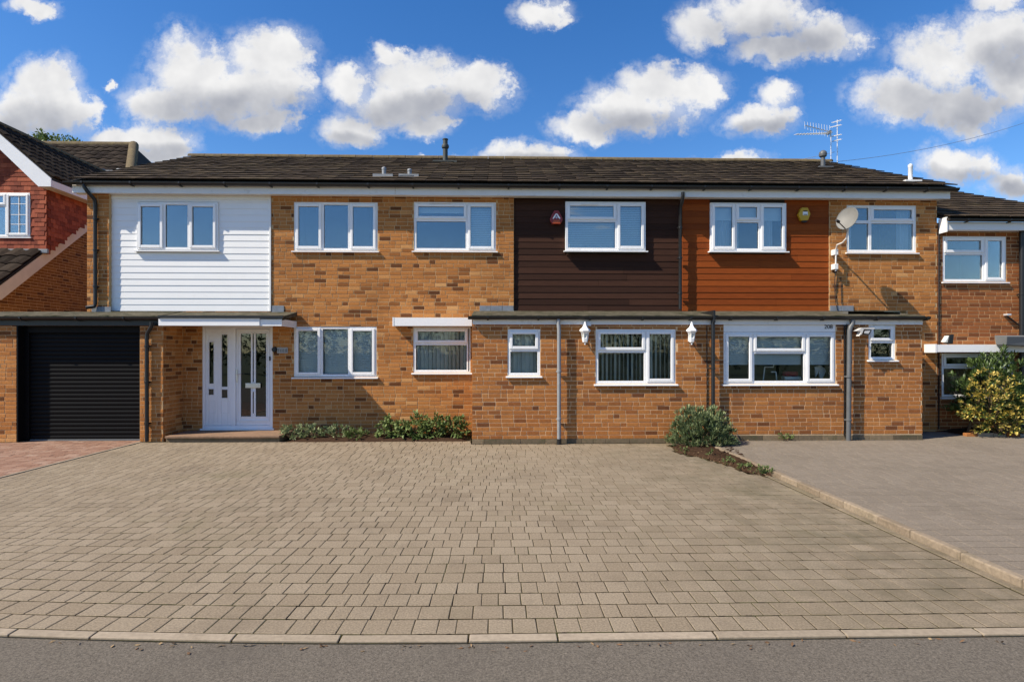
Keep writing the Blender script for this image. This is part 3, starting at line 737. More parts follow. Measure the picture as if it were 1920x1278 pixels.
leaf_panel(x0 + .057, X(433) - .002, h1, 'side_panel')
for a, b in ((389, 402), (412, 428)):
    mb = MB(); ring(mb, X(a), X(b), Hh(775), Hh(751), .012, yf + .014, yf + .0215); mb.build('moulding', M_DOORW, fd, bevel=.004)
mb = MB(); mb.box(X(406), X(407), yf + .017, yf + .0215, z0 + .06, z1 - .06); mb.build('moulding', M_DOORW, fd)
h2 = [(X(450), X(469.5), Hh(781), Hh(625)), (X(478), X(498), Hh(781), Hh(625)), (X(472.3), X(475), Hh(716), Hh(625)), (X(472.3), X(475), Hh(775), Hh(734))]
leaf_panel(X(441) + .002, x1 - .057, h2, 'door_leaf')
mb = MB(); ring(mb, X(443), X(505), Hh(790), Hh(617), .02, yf + .004, yf + .0215); mb.build('door_edge', M_DOORW, fd, bevel=.005)
mb = MB(); mb.box(X(460), X(488), yf - .012, yf + .0095, Hh(727), Hh(718)); mb.box(X(462.5), X(485.5), yf - .016, yf - .0125, Hh(725.5), Hh(719.5)); mb.build('letter_plate', M_METAL, fd, bevel=.003)
mb = MB(); mb.box(X(442), X(445), yf - .008, yf + .0035, Hh(716), Hh(692)); mb.tube([(X(443.5), yf - .05, Hh(701)), (X(453), yf - .05, Hh(701))], .009, 8); mb.tube([(X(443.5), yf, Hh(701)), (X(443.5), yf - .05, Hh(701))], .009, 8); mb.build('door_handle', M_METAL, fd, bevel=.002)
mb = MB(); mb.box(X(504.5), X(507), yf - .02, yf - .0005, Hh(676), Hh(668)); mb.build('doorbell', M_BLACK, fd, bevel=.003)
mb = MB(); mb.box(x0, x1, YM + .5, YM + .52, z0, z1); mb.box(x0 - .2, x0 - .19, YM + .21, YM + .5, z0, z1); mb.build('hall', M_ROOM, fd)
# number plate and small lamp beside the door
pl = thing('name_plate', 'small grey plate with dark marks on brick right of front door', 'plate', W(530, 663, YM - .02))
mb = MB(); mb.box(X(520), X(540), YM - .022, YM - .002, PZ(662, YM, 530), PZ(651, YM, 530)); mb.build('plate', mat('plate_grey', (.36, .36, .35), .6), pl, bevel=.003)
mb = MB()
for i, (a, b, c, d) in enumerate([(522, 523, 660, 654), (523, 525, 655, 654), (526, 527, 660, 654.5), (529, 530, 660, 653.5), (530, 532, 657.5, 656.5), (532, 533, 660, 653.5), (535, 536, 660, 654), (537, 538.5, 660, 653)]):
    mb.box(X(a), X(b), YM - .025, YM - .0225, PZ(c, YM, 530), PZ(d, YM, 530))
mb.build('plate_mark', M_GREY, pl)
lm = thing('door_lamp', 'small dark round bulkhead lamp between front door and grey plate', 'lamp', W(515.5, 660, YM))
c = W(515.5, 655, YM)
mb = MB(); n = 12
for (ra, y0, y1) in ((.055, YM - .03, YM - .002), (.042, YM - .07, YM - .0302)):
    mb.prism([(c.x + ra * math.cos(2 * math.pi * i / n), y0, c.z + ra * math.sin(2 * math.pi * i / n)) for i in range(n)], (0, y1 - y0, 0))
mb.build('lamp_body', M_BLACK, lm, bevel=.006)
flush_bricks(hA)

# ================================================================ house B : dark boarding
hB = thing('terraced_house', 'middle house with dark brown boarding above a brick lean-to with two white lanterns', 'house', ((xAB + xBC) / 2, YM, 0), 'terraced houses in one row')
B2, B3, B4 = (776, 379, 930, 470), (775, 613, 882, 698), (1060, 379, 1210, 470)
xcl = PX(963.5, YM); zcl = PZ(583, YM, 1100)
ops = [opening(B2, YM, xAB), opening(B3, YM, xAB), (xcl - xAB, xBC - xAB + .01, zcl, 9), (PX(905, YM) - xAB, xBC - xAB + .01, -1, zcl + .01)]
wall(hB, 'front_wall', (xAB, YM, 0), UX, NF, xBC - xAB, ZTOP, ops, head=TAIL, hdr=.3)
cladding(hB, 964, 1279, 362, 583, YM + .03, M_DBOARD, [B4])
cell3 = lambda r, mx, my: [(r[0], r[1], mx, my, 1), (r[0], my, mx, r[3], 0), (mx, r[1], r[2], r[3], 1)]
window(hB, B2, YM, cell3(B2, 876, 412), deep=.012, vent=(806, 846, 381), dress=[('venetian', 880, 926, 383, 467), ('roller', 780, 874, 384, 396)])
window(hB, B4, YM, cell3(B4, 1156, 414), deep=-.03, vent=(1088, 1120, 384.5), dress=[('venetian', 1064, 1154, 383, 467), ('venetian', 1158, 1207, 383, 467)])
window(hB, B3, YM, [(775, 613, 878, 644, 1), (775, 644, 878, 698, 0)], deep=.012, glassm=M_GLASS_L, dress=[('vertical', 780, 876, 615, 696, .7)])
bo = thing('window_canopy', 'long white box board above the lower window left of the lean-to', 'canopy', W(810, 611, YM - .2))
mb = MB(); mb.box(PX(739, 11.55), PX(885, 11.55), 11.55, YM - .003, PZ(611, 11.55, 810), PZ(595.5, 11.55, 810)); mb.build('box_board', M_UPVC, bo, bevel=.003)
mb = MB(); mb.box(PX(736, 11.55), PX(739, 11.55) - .002, 11.545, YM - .003, PZ(611.5, 11.55, 810), PZ(595, 11.55, 810)); mb.build('end_cap', M_UPVC, bo, bevel=.003)
main_roof(hB, xAB, xBC)
roofB = [o for o in hB.children if o.name.startswith('roof')][0]
p = roofpt(768, 333); h = 17 * p.y / FPX
mb = MB(); mb.lathe(p - Z * .06, [(.042, 0), (.042, h), (.05, h + .005), (.045, h + .04), (.012, h + .06)], 14); mb.box(p.x - .2, p.x + .2, p.y - .14, p.y + .16, p.z - .02, p.z + .035); mb.build('vent_pipe', M_PALEPIPE, roofB, smooth=True)
p = roofpt(835, 306); s = p.y / FPX
mb = MB(); mb.lathe(p - Z * .1, [(.062, 0), (.062, .1 + 27 * s), (.085, .1 + 28 * s), (.095, .1 + 31 * s), (.085, .1 + 34 * s), (.062, .1 + 35 * s), (.06, .1 + 43 * s), (.072, .1 + 43.5 * s), (.072, .1 + 45 * s), (.03, .1 + 46 * s)], 16)
mb.box(p.x - .3, p.x + .3, p.y - .15, p.y + .2, p.z - .02, p.z + .03); mb.build('flue', mat('flue_green_grey', (.05, .055, .05), .6, .2, 9), roofB, smooth=True)
# lean-to extension
Be, Bw = (952, 617, 1013, 704), (1117, 617, 1267, 719)
xe0, xeM, xe1 = PX(885, YE), PX(1340, YE), PX(1730, YE)
ZE = PZ(606, YE, 1100)
ops = [opening(Be, YE, xe0), opening(Bw, YE, xe0)]
PLH = .085
wall(hB, 'extension_wall', (xe0, YE, 0), UX, NF, xeM - xe0, ZE, ops, bm=M_EXT, mm=M_MORTAR_E, z0=PLH, hdr=.2, cut=(.012, 0))
wall(hB, 'extension_side_wall', (xe0, YM, 0), Vector((0, -1, 0)), Vector((-1, 0, 0)), YM - YE - .012, ZE, bm=M_EXT, mm=M_MORTAR_E, z0=PLH)
def plinth(house, x0, x1, Y):
    mb = MB(); x = x0; mb.box(x0, x1, Y + .004, Y + .2, -.05, PLH - .003, .3)
    while x < x1 - .05:
        w = min(R.choice([.215, .44]), x1 - x); add_brick(mb, Vector((x, Y - .004, 0)), UX, NF, .004, w - .004, .0, PLH - .004, R.random()); x += w
    mb.build('plinth', M_PLINTH, house)
plinth(hB, xe0 + .002, xeM, YE)
window(hB, Be, YE, [(952, 617, 1013, 656, 1), (952, 656, 1013, 704, 0)], deep=.012, glassm=M_GLASS_L, dress=[('vertical', 955, 1010, 619, 702, .45)])
window(hB, Bw, YE, cell3(Bw, 1211, 658), deep=.012, glassm=M_GLASS_L, dress=[('vertical', 1121, 1209, 619, 717, 1.05), ('vertical', 1213, 1264, 619, 717, .9)])
YL = YE - .085; zlf, zlb = PZ(591, YL, 1100), PZ(583.5, YM, 1100)
fz = (PZ(608, YL, 1100), PZ(597, YL, 1100))
lean_to(hB, PX(884, YL), PX(1337, YL), YL, YM - .012, zlf, zlb, fz, gut='butt')
flashing(hB, 899, 963, 573, 583, YM)
x = PX(1047, YE - .09); yp = YE - .1
downpipe(hB, [(x, YL - .005, zlf - .07), (x, YL - .005, zlf - .15), (x + .005, YL - .01, zlf - .2), (x + .01, yp, zlf - .26), (x + .01, yp, .1)], m_=M_PALEPIPE, brackets=[(x + .01, yp, z) for z in (.45, 1.3)])
mb = MB(); mb.tube([(x + .01, yp, .1), (x + .01, yp, .0)], .042, 12); mb.build('drain_collar', M_BLACK, hB)
x = PX(1276, YM - .12); yp = YM - .1
downpipe(hB, [(x, YEV + .03, ZFB + .07), (x, YEV + .03, ZFB + .0), (x, 11.58, ZFB - .1), (x, yp, ZFB - .2), (x, yp, zlb + .04)], brackets=[(x, yp, z) for z in (2.8, 3.5, 4.1)], m_=M_BLACK)
def lantern(px, Y, label):
    c = W(px, 645, Y - .12); s = Y / FPX; t = thing('wall_lantern', label, 'lantern', (c.x, Y - .12, c.z), 'white wall lanterns')
    g = lambda py: (645 - py) * s
    mb = MB(); mb.lathe(c, [(.055, g(626)), (.1, g(620.5)), (.095, g(618)), (.05, g(614)), (.026, g(609)), (.016, g(605)), (.006, g(603))], 6); mb.build('lantern_cap', M_UPVC, t, smooth=True)
    mb = MB(); mb.lathe(c, [(.012, g(646)), (.016, g(643)), (.045, g(641)), (.05, g(638)), (.055, g(634)), (.05, g(633))], 6); mb.build('lantern_base', M_UPVC, t)
    mb = MB()
    for i in range(6):
        a = math.pi * 2 * i / 6
        mb.tube([c + Vector((.05 * math.cos(a), .05 * math.sin(a), g(634))), c + Vector((.064 * math.cos(a), .064 * math.sin(a), g(620)))], .006, 5)
    mb.build('lantern_bars', M_UPVC, t)
    mb = MB(); mb.lathe(c, [(.042, g(634)), (.054, g(621))], 6); mb.build('lantern_glass', mat('lantern_glass', (.5, .52, .48), .3), t)
    mb = MB(); mb.tube([c + Vector((0, 0, g(639))), c + Vector((0, .05, g(642))), (c.x, Y - .02, c.z + g(636))], .012, 8); mb.box(c.x - .03, c.x + .03, Y - .025, Y - .001, c.z + g(640), c.z + g(628)); mb.build('wall_bracket', M_UPVC, t, bevel=.004)
lantern(1097, YE, 'white wall lantern left of the lean-to window, beside the grey downpipe')
lantern(1297, YE, 'white wall lantern right of the lean-to window, near the black downpipe')
mb = MB(); mb.box(PX(1099, YE), PX(1107, YE), YE - .09, YE - .001, PZ(611, YE, 1103), PZ(604, YE, 1103)); o = mb.build('junction_box', M_FASCIA, None, bevel=.003); tag(o, 'small grey junction box just above the left white lantern', 'junction box')
flush_bricks(hB)

# ================================================================ house C : orange boarding
hC = thing('terraced_house', 'right house with orange boarding, yellow alarm box and satellite dish', 'house', ((xBC + xC1) / 2, YM, 0), 'terraced houses in one row')
C1, C2 = (1331, 381, 1473, 471), (1588, 385, 1718, 473)
xcr = PX(1555, YM); zcc = PZ(583, YM, 1450)
ops = [(-.01, xcr - xBC, zcc, 9), (-.01, PX(1700, YM) - xBC, -1, zcc + .01), opening(C2, YM, xBC)]
wall(hC, 'front_wall', (xBC, YM, 0), UX, NF, xC1 - xBC, ZTOP, ops, hdr=.3)
wall(hC, 'side_wall', (xC1, YM + .012, 0), Vector((0, 1, 0)), Vector((1, 0, 0)), 2 * (YR - YM), 0, thick=.2, z0=3.5, ceil=lambda u: ZEV + (ZR - ZEV) * (1 - abs(u - (YR - YM)) / (YR - YM)) - .1)
cladding(hC, 1280, 1555, 362, 583, YM + .005, M_OBOARD, [C1])
window(hC, C1, YM, [(1331, 381, 1378, 471, 1), (1378, 381, 1424, 415, 1), (1378, 415, 1424, 471, 0), (1424, 381, 1473, 471, 1)], deep=-.03,
       dress=[('roller', 1336, 1374, 384, 411), ('roller', 1380, 1422, 384, 411), ('roller', 1427, 1468, 384, 411), ('curtain', 1336, 1372, 410, 468), ('curtain', 1428, 1452, 410, 468), ('curtain', 1378, 1390, 410, 468)])
window(hC, C2, YM, [(1588, 385, 1632, 416, 0), (1588, 416, 1632, 473, 0), (1632, 385, 1718, 416, 1), (1632, 416, 1718, 473, 0)], deep=.012,
       dress=[('curtain', 1692, 1714, 388, 470), ('curtain', 1592, 1604, 388, 470)])
main_roof(hC, xBC, XV1, (False, True))
roofC = [o for o in hC.children if o.name.startswith('roof')][0]
p = roofpt(1543, 316); s = p.y / FPX
mb = MB(); mb.lathe(p - Z * .1, [(.055, 0), (.05, .1 + 21 * s), (.085, .1 + 23 * s), (.095, .1 + 27 * s), (.085, .1 + 31 * s), (.04, .1 + 34 * s)], 14); mb.box(p.x - .15, p.x + .2, p.y - .12, p.y + .15, p.z - .02, p.z + .03); mb.build('vent_pipe', M_GREYPIPE, roofC, smooth=True)
p = roofpt(1707, 343); s = p.y / FPX
mb = MB(); mb.lathe(p - Z * .1, [(.042, 0), (.042, .1 + 29 * s), (.046, .1 + 29.5 * s), (.046, .1 + 34 * s), (.02, .1 + 36 * s)], 14); mb.build('flue', M_UPVC, roofC, smooth=True)
mb = MB(); mb.box(p.x - .18, p.x + .16, p.y - .12, p.y + .12, p.z - .02, p.z + .035); mb.build('flue_flashing', M_FASCIA, roofC)
# lean-to extension
Cw, Ce, CP = (1357, 622, 1567, 719), (1629, 608, 1679, 674), (1357, 604, 1567, 622)
ops = [opening((1357, 604, 1567, 719), YE, xeM), opening(Ce, YE, xeM)]
wall(hC, 'extension_wall', (xeM, YE, 0), UX, NF, xe1 - xeM, ZE, ops, bm=M_EXT, mm=M_MORTAR_E, z0=PLH + .05, hdr=.2, cut=(0, .012))
wall(hC, 'extension_side_wall', (xe1, YE + .012, 0), Vector((0, 1, 0)), Vector((1, 0, 0)), YM - YE - .012, ZE, bm=M_EXT, mm=M_MORTAR_E)
PLH += .05; plinth(hC, xeM + .002, xe1, YE); PLH -= .05
window(hC, Cw, YE, [(1357, 622, 1412, 719, 1), (1412, 622, 1511, 660, 1), (1412, 660, 1511, 719, 0), (1511, 622, 1567, 719, 1)], deep=.012, glassm=M_GLASS_L,
       dress=[('venetian', 1362, 1409, 626, 683), ('venetian', 1415, 1508, 626, 683), ('venetian', 1514, 1562, 626, 683)])
pn = MB(); pn.box(PX(1357, YE), PX(1567, YE), YE + .008, YE + .06, PZ(621.6, YE, 1460), PZ(604, YE, 1460)); pn = pn.build('head_panel', M_UPVC, hC, bevel=.003)
# what stands on the window board inside
zsl = PZ(714, YE, 1460)
it = thing('display_stand', 'pale thin stand on the inner sill behind the middle pane', 'stand', W(1440, 714, YE + .3))
mb = MB(); q = lambda a, b: W(a, b, YE + .3)
for (a, b) in (((1431, 712), (1434, 688)), ((1434, 688), (1450, 688)), ((1450, 688), (1451, 683)), ((1446, 697), (1455, 697)), ((1455, 697), (1456, 712))): mb.tube([q(*a), q(*b)], .012, 6)
mb.build('stand_frame', M_UPVC, it)
it = thing('cloth_bundle', 'red and white bundle lying on the inner sill behind the middle pane', 'bundle', W(1482, 714, YE + .3))
mb = MB(); a = q(1470, 705); b = q(1496, 696); mb.box(a.x, b.x, YE + .26, YE + .4, a.z, b.z); mb.build('red_cloth', mat('red_cloth', (.35, .03, .04), .8), it, bevel=.03)
mb = MB(); a = q(1469, 712); b = q(1500, 705.5); mb.box(a.x, b.x, YE + .25, YE + .4, a.z, b.z); mb.build('pale_box', M_UPVC, it, bevel=.01)
it = thing('white_ornament', 'pale folded cloth standing on inner sill behind the right pane', 'cloth', W(1540, 712, YE + .3))
mb = MB(); mb.prism([q(1530, 708), q(1528, 688), q(1538, 684), q(1547, 690), q(1549, 696), q(1545, 705), q(1543, 712), q(1538, 709), q(1536, 694)], (0, .05, 0)); mb.build('cloth', M_UPVC, it, bevel=.01)
window(hC, Ce, YE, [(1629, 608, 1679, 640, 1), (1629, 640, 1679, 674, 0)], deep=.012, glassm=M_GLASS_L)
fz = (PZ(608, YL, 1500), PZ(597, YL, 1500))
lean_to(hC, PX(1339.5, YL), PX(1736, YL), YL, YM - .012, PZ(591.5, YL, 1550), PZ(583.5, YM, 1500), fz)
flashing(hC, 1556, 1600, 573, 583, YM)
mb = MB(); mb.box(PX(1335, YL), PX(1339, YL), YL - .07, YM - .3, zlf - .13, zlf + .09); mb.build('party_upstand', M_BLACK, hC, bevel=.004)
x = PX(1337, YE - .1); yp = YE - .1
downpipe(hC, [(x, YL - .005, zlf - .07), (x, YL - .005, zlf - .16), (x, yp, zlf - .26), (x, yp, .05)], brackets=[(x, yp, z) for z in (.5, 1.35)])
x = PX(1325, YE)
mb = MB(); mb.tube([(x, YE - .012, ZE), (x, YE - .012, .05)], .008, 6); mb.build('cable', M_BLACK, hB)
x = PX(1593, YE - .1)
downpipe(hC, [(x + .06, YL - .005, zlf - .07), (x + .06, YL - .005, zlf - .15), (x + .02, YL - .01, zlf - .2), (x, yp, zlf - .27), (x - .02, yp, .05)], r=.04, m_=M_GREYPIPE, brackets=[(x - .015, yp, z) for z in (.42, 1.2)])
for px, w in ((1582, .012), (1586, .016)):
    x = PX(px, YE); mb = MB(); mb.tube([(x, YE - .02, ZE), (x, YE - .02, .12)], w, 6); mb.build('cable', M_BLACK, hC)
flush_bricks(hC)
# house number on the panel
fc = bpy.data.curves.new('digits', 'FONT'); fc.body = '208'; fc.size = .105; fc.extrude = .003; fc.align_x = 'LEFT'
fo = bpy.data.objects.new('tmp', fc); col.objects.link(fo); bpy.context.view_layer.update()
me = bpy.data.meshes.new_from_object(fo.evaluated_get(bpy.context.evaluated_depsgraph_get())); bpy.data.objects.remove(fo)
me.materials.clear(); me.materials.append(M_DARKM)
no = put('house_number', me, W(1545.5, 616, YE + .004), None, rot=(rad(90), 0, 0)); tag(no, 'dark house number reading 208 on the white panel above the window', 'number')
# ================================================================ neighbour on the left: tile-hung dormer and long slope
K = 1.3
LY0, LZ0, LSL = 10.48 * K, CAMH + 1.04 * K, .73
LYR = 16.9 * K; LZR = LZ0 + LSL * (LYR - LY0); LXV = -8.7 * K; LXW = LXV - .2
LYH = 14.4 * K; LXR = PX(251, LYR)
lz = lambda y: LZ0 + LSL * (y - LY0)
hL = thing('detached_house', 'neighbouring house with red tile-hung dormer and dark sloping roof beyond the garage', 'house', (LXV - 4, LY0 + 4, 0))
XL = -20.0
mb = MB()
def slab(mb, pts, t=.06):
    mb.faces([Vector(p) - Z * t for p in pts] + [Vector(p) for p in pts], [tuple(range(len(pts) - 1, -1, -1)), tuple(range(len(pts), 2 * len(pts)))] + [(i, (i + 1) % len(pts), len(pts) + (i + 1) % len(pts), len(pts) + i) for i in range(len(pts))])
slab(mb, [(XL, LY0, LZ0), (LXV, LY0, LZ0), (LXV, LYH, lz(LYH)), (LXR, LYR, LZR), (XL, LYR, LZR)])
slab(mb, [(LXV, LYH, lz(LYH)), (LXV, 2 * LYR - LYH, lz(LYH)), (LXR, LYR, LZR)])
slab(mb, [(XL, LYR, LZR), (LXR, LYR, LZR), (LXV, 2 * LYR - LYH, lz(LYH)), (LXV, 2 * LYR - LY0, LZ0), (XL, 2 * LYR - LY0, LZ0)])
rL = mb.build('roof', M_ROOFBASE, hL)
# dormer geometry
DY = 11.7 * K; dxr = PX(88, DY); dxc = PX(-12, DY); dxl = 2 * dxc - dxr
OVY = DY - .28; dze = PZ(340, OVY); dxe = PX(97, OVY); dzr = PZ(234, OVY); dyb = LY0 + (dze - LZ0) / LSL; dyr = LY0 + (dzr - LZ0) / LSL
def on_main(x, y):
    p = x * CA - y * SA, x * SA + y * CA; px = 960 + FPX * p[0] / p[1]
    if px < -25 or px > 300: return False
    if y > LYH - .1 and x > LXV - (y - LYH) / (LYR - LYH) * (LXV - LXR) - .12: return False
    if y > DY - .2 and dxl - .2 < x < dxr + .05 and lz(y) < dzr - abs(x - dxc) * (dzr - dze) / (dxe - dxc): return False
    return True
tiles(rL, XL, LXV, LY0, LZ0, LYR, LZR, w=.36, gauge=.40, m_=M_TILE_L, t=.03, keep=on_main)
mb = MB(); mb.tube([(XL, LYR, LZR + .02), (LXR, LYR, LZR + .02)], .13, 10); mb.build('ridge_cap', M_RIDGE, rL, smooth=True)
mb = MB(); mb.tube([(LXR, LYR, LZR + .03), (LXV, LYH, lz(LYH) + .03)], .16, 10); mb.build('hip_cap', M_RIDGE, rL, smooth=True)
for (px, py, hh) in ((191, 326, 9), (226, 326, 9)):      # little roof vents
    d = ray(px, py); t = (LZ0 - CAMH - LSL * LY0) / (d.z - LSL * d.y); p = Vector((d.x * t, d.y * t, CAMH + d.z * t)); s = p.y / FPX
    mb = MB(); mb.lathe(p - Z * .1, [(.07, 0), (.07, .1 + 4 * s), (.13, .1 + 5 * s), (.12, .1 + 8 * s), (.05, .1 + hh * s)], 12); mb.box(p.x - .35, p.x + .35, p.y - .2, p.y + .25, p.z - .05, p.z + .06); mb.build('roof_vent', M_PALEPIPE, rL, smooth=True)
# side wall, verge board, eaves
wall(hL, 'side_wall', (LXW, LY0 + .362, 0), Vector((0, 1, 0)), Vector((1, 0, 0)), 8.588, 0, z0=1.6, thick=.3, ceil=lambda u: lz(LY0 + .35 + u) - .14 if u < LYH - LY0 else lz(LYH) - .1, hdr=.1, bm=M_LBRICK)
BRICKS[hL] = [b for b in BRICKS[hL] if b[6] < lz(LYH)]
wall(hL, 'front_wall', (XL, LY0 + .35, 0), UX, NF, LXW - XL, LZ0 + .05, z0=1.9, thick=.3, cut=(0, .012))
mb = MB(); a, b = LY0 - .05, LYH
ZB = PZ(559, a, 0)
mb.prism([(LXV - .03, a, ZB), (LXV - .03, a + .40, ZB), (LXV - .03, b, lz(b) - .33), (LXV - .03, b, lz(b) - .03), (LXV - .03, a, lz(a) - .03)], (.03, 0, 0)); mb.build('verge_board', mat('cream_board', (.62, .56, .48), .6, .1, 4), hL)
mb = MB(); mb.box(XL, LXV - .032, LY0 - .05, LY0 - .03, ZB, lz(a) - .02); mb.box(XL, LXV - .032, LY0 - .03, LY0 + .35, ZB, ZB + .02); mb.build('eaves_box', M_FASCIA, hL)
gutter(hL, XL, LXV - .01, LY0 - .1, lz(a) - .1, .06)
# dormer
mb = MB(); zb = lz(DY) - .05
LW = (-82, 362, 58, 444); lo = (PX(-82, DY), PX(58, DY), PZ(444, DY, 0), PZ(362, DY, 0))
core(mb, Vector((dxl, DY, 0)), UX, NF, dxr - dxl, zb, dze, [(lo[0] - dxl, lo[1] - dxl, lo[2], lo[3])], .12, back=0)
gz = dzr - .08; mb.prism([(dxl, DY, dze + .001), (dxr, DY, dze + .001), (dxc, DY, gz)], (0, .12, 0))
dw = mb.build('dormer_wall', M_HUNG, hL)
mb = MB(); mb.prism([(dxr, DY + .121, lz(DY + .12) - .05), (dxr, dyb, dze), (dxr, DY + .121, dze)], (-.1, 0, 0)); ck = mb.build('dormer_cheek', M_HUNG, hL)
HT = {}
def hung(k):
    if k not in HT:
        mb = MB(); mb.cur = (k + .5) / 6; w, h = .163, .20; f = lambda y: y
        mb.hexa([(-w / 2, -.030, 0), (w / 2, -.030, 0), (w / 2, -.018, .002), (-w / 2, -.018, .002), (-w / 2, -.014, h), (w / 2, -.014, h), (w / 2, -.002, h), (-w / 2, -.002, h)]); HT[k] = mb.mesh('hung_tile', M_HUNG, Vector((0, 0, 0)))
    return HT[k]
z = zb; row = 0
while z < gz - .05:
    x = dxl + (.0825 if row % 2 else 0)
    while x <= dxr + .01:
        okk = not (lo[0] - .05 < x < lo[1] + .05 and lo[2] - .16 < z < lo[3] - .05) and abs(x - dxc) < (dxr - dxc) * min(1, (gz - z - .1) / (gz - dze)) and x > PX(-45, DY)
        if okk: put('hung_tile', hung(R.randrange(6)), (min(x, dxr - .08), DY + R.uniform(-.002, .002), z), dw, rot=(R.uniform(-.01, .01), R.uniform(-.012, .012), 0))
        x += .165
    z += .112; row += 1
mb = MB(); z = zb; row = 0
while z < dze - .03:
    y = DY + .02 + (.08 if row % 2 else 0)
    while y < dyb:
        if lz(y) < z + .03:
            mb.cur = R.random(); w = .16
            mb.hexa([(dxr + .002, y, z), (dxr + .030, y, z), (dxr + .030, y + w, z), (dxr + .002, y + w, z), (dxr + .002, y, z + .18), (dxr + .014, y, z + .18), (dxr + .014, y + w, z + .18), (dxr + .002, y + w, z + .18)])
        y += .165
    z += .112; row += 1
mb.build('cheek_tiles', M_HUNG, ck, kind='stuff')
window(hL, LW, DY, [(-82, 362, -34, 444, 1), (-34, 362, 14, 386, 1), (-34, 386, 14, 444, 0), (14, 362, 58, 444, 1)], deep=-.035, sillout=.02, room=.35)
mb = MB()
for px in (37.5,): mb.box(PX(px, DY) - .008, PX(px, DY) + .008, DY - .04, DY - .028, PZ(438, DY, 30), PZ(368, DY, 30))
for py in (383, 403, 421): mb.box(PX(23, DY), PX(53, DY), DY - .041, DY - .029, PZ(py, DY, 30) - .008, PZ(py, DY, 30) + .008)
mb.build('glazing_bar', M_UPVC, dw)
mb = MB(); mb.box(dxl - .05, dxr + .06, DY - .06, DY - .001, zb + .0, zb + .10); mb.build('lead_apron', M_LEAD, hL, bevel=.01)
# dormer roof, gable boards
mb = MB()
for sgn in (1, -1):
    xe = dxc + sgn * (dxe - dxc)
    slab(mb, [(xe, OVY, dze), (xe, dyb + .1, dze), (dxc, dyr + .1, dzr), (dxc, OVY, dzr)], .05)
dr = mb.build('dormer_roof', M_ROOFBASE, hL)
sl = math.atan2(dzr - dze, dxe - dxc); ln = math.hypot(dzr - dze, dxe - dxc); g = .26; cs, sn = math.cos(sl), math.sin(sl)
mrot = Matrix(((0, -cs, sn), (1, 0, 0), (0, sn, cs)))
nr = int(ln / g) + 1
for i in range(nr):
    s = i * g; y = OVY + .13; ymax = dyb + (dyr - dyb) * s / ln
    while y < ymax:
        xx, zz = dxe - cs * s, dze + sn * s; lift = .035
        rr = (mrot @ Matrix.Rotation(-.05, 3, 'X')).to_euler()
        put('tile', tile_mesh(.26, round(min(g + .04, ln - s + .02), 3), .022, M_TILE_L, R.randrange(6)), (xx + sn * lift, y, zz + cs * lift), dr, rot=rr); y += .26
mb = MB(); mb.tube([(dxc, OVY, dzr + .03), (dxc, dyr + .1, dzr + .03)], .1, 8); mb.build('ridge_cap', M_RIDGE, dr, smooth=True)
for sgn in (1, -1):
    xe = dxc + sgn * (dxe - dxc); h = .26
    mb = MB(); mb.prism([(xe, OVY - .03, dze - .02), (dxc, OVY - .03, dzr - .02), (dxc, OVY - .03, dzr - .02 - h * 1.25), (xe - sgn * .30, OVY - .03, dze - .22), (xe, OVY - .03, dze - .22)], (0, .03, 0)); mb.build('gable_board', M_UPVC, hL)
mb = MB(); mb.box(dxe - .03, dxe, OVY + .002, dyb + .1, dze - .22, dze - .06); mb.box(dxr, dxe - .03, OVY + .002, dyb + .1, dze - .22, dze - .20); mb.build('dormer_fascia', M_FASCIA, hL)
flush_bricks(hL, 0)

# ================================================================ neighbour on the right
hR = thing('terraced_house', 'lower red brick house at the right edge behind the variegated shrub', 'house', (xC1 + 2.5, YM, 0))
YN = YM + .006; xr0, xr1 = xC1 + .002, PX(2060, YM)
RW, RL = (1768, 443, 1887, 528), (1766, 662, 1900, 744)
YEN = 11.5; zen, yrn = PZ(409, YEN, 1800), 15.6; zrn = PZ(361, yrn, 1800); ZTN = PZ(418, YM, 1800)
wall(hR, 'front_wall', (xr0, YN, 0), UX, NF, xr1 - xr0, ZTN, [opening(RW, YN, xr0), opening(RL, YN, xr0)], bm=M_RED, mm=M_MORTAR, hdr=.2)
window(hR, RW, YN, cell3(RW, 1846, 475), deep=.012)
window(hR, RL, YN, [(1766, 662, 1900, 688, 1), (1766, 688, 1900, 744, 0)], deep=.012, glassm=M_GLASS_L)
for i in range(11):
    mb = MB(); mb.cur = R.random(); a = PX(1770 + i * 11.5, YN); mb.box(a, a + .112, YN + .10, YN + .118, PZ(742, YN, 1800), PZ(690, YN, 1800)); mb.build('timber_plank', mat('timber_plank', (0, 0, 0), .8, .2, 12, stops=[(0, (.17, .085, .045)), (1, (.27, .145, .08))]), hR)
mb = MB(); xv = xC1 + .03
mb.hexa([(xv, YEN + .02, zen - .05), (xr1, YEN + .02, zen - .05), (xr1, yrn, zrn - .05), (xv, yrn, zrn - .05), (xv, YEN + .02, zen), (xr1, YEN + .02, zen), (xr1, yrn, zrn), (xv, yrn, zrn)])
mb.hexa([(xv, yrn + .001, zrn - .05), (xr1, yrn + .001, zrn - .05), (xr1, 2 * yrn - YEN, zen - .05), (xv, 2 * yrn - YEN, zen - .05), (xv, yrn + .001, zrn), (xr1, yrn + .001, zrn), (xr1, 2 * yrn - YEN, zen), (xv, 2 * yrn - YEN, zen)])
rR = mb.build('roof', M_ROOFBASE, hR); tiles(rR, xv, xr1, YEN, zen, yrn, zrn)
mb = MB(); mb.tube([(xv, yrn, zrn + .02), (xr1, yrn, zrn + .02)], .1, 10); mb.build('ridge_cap', M_RIDGE, rR, smooth=True)
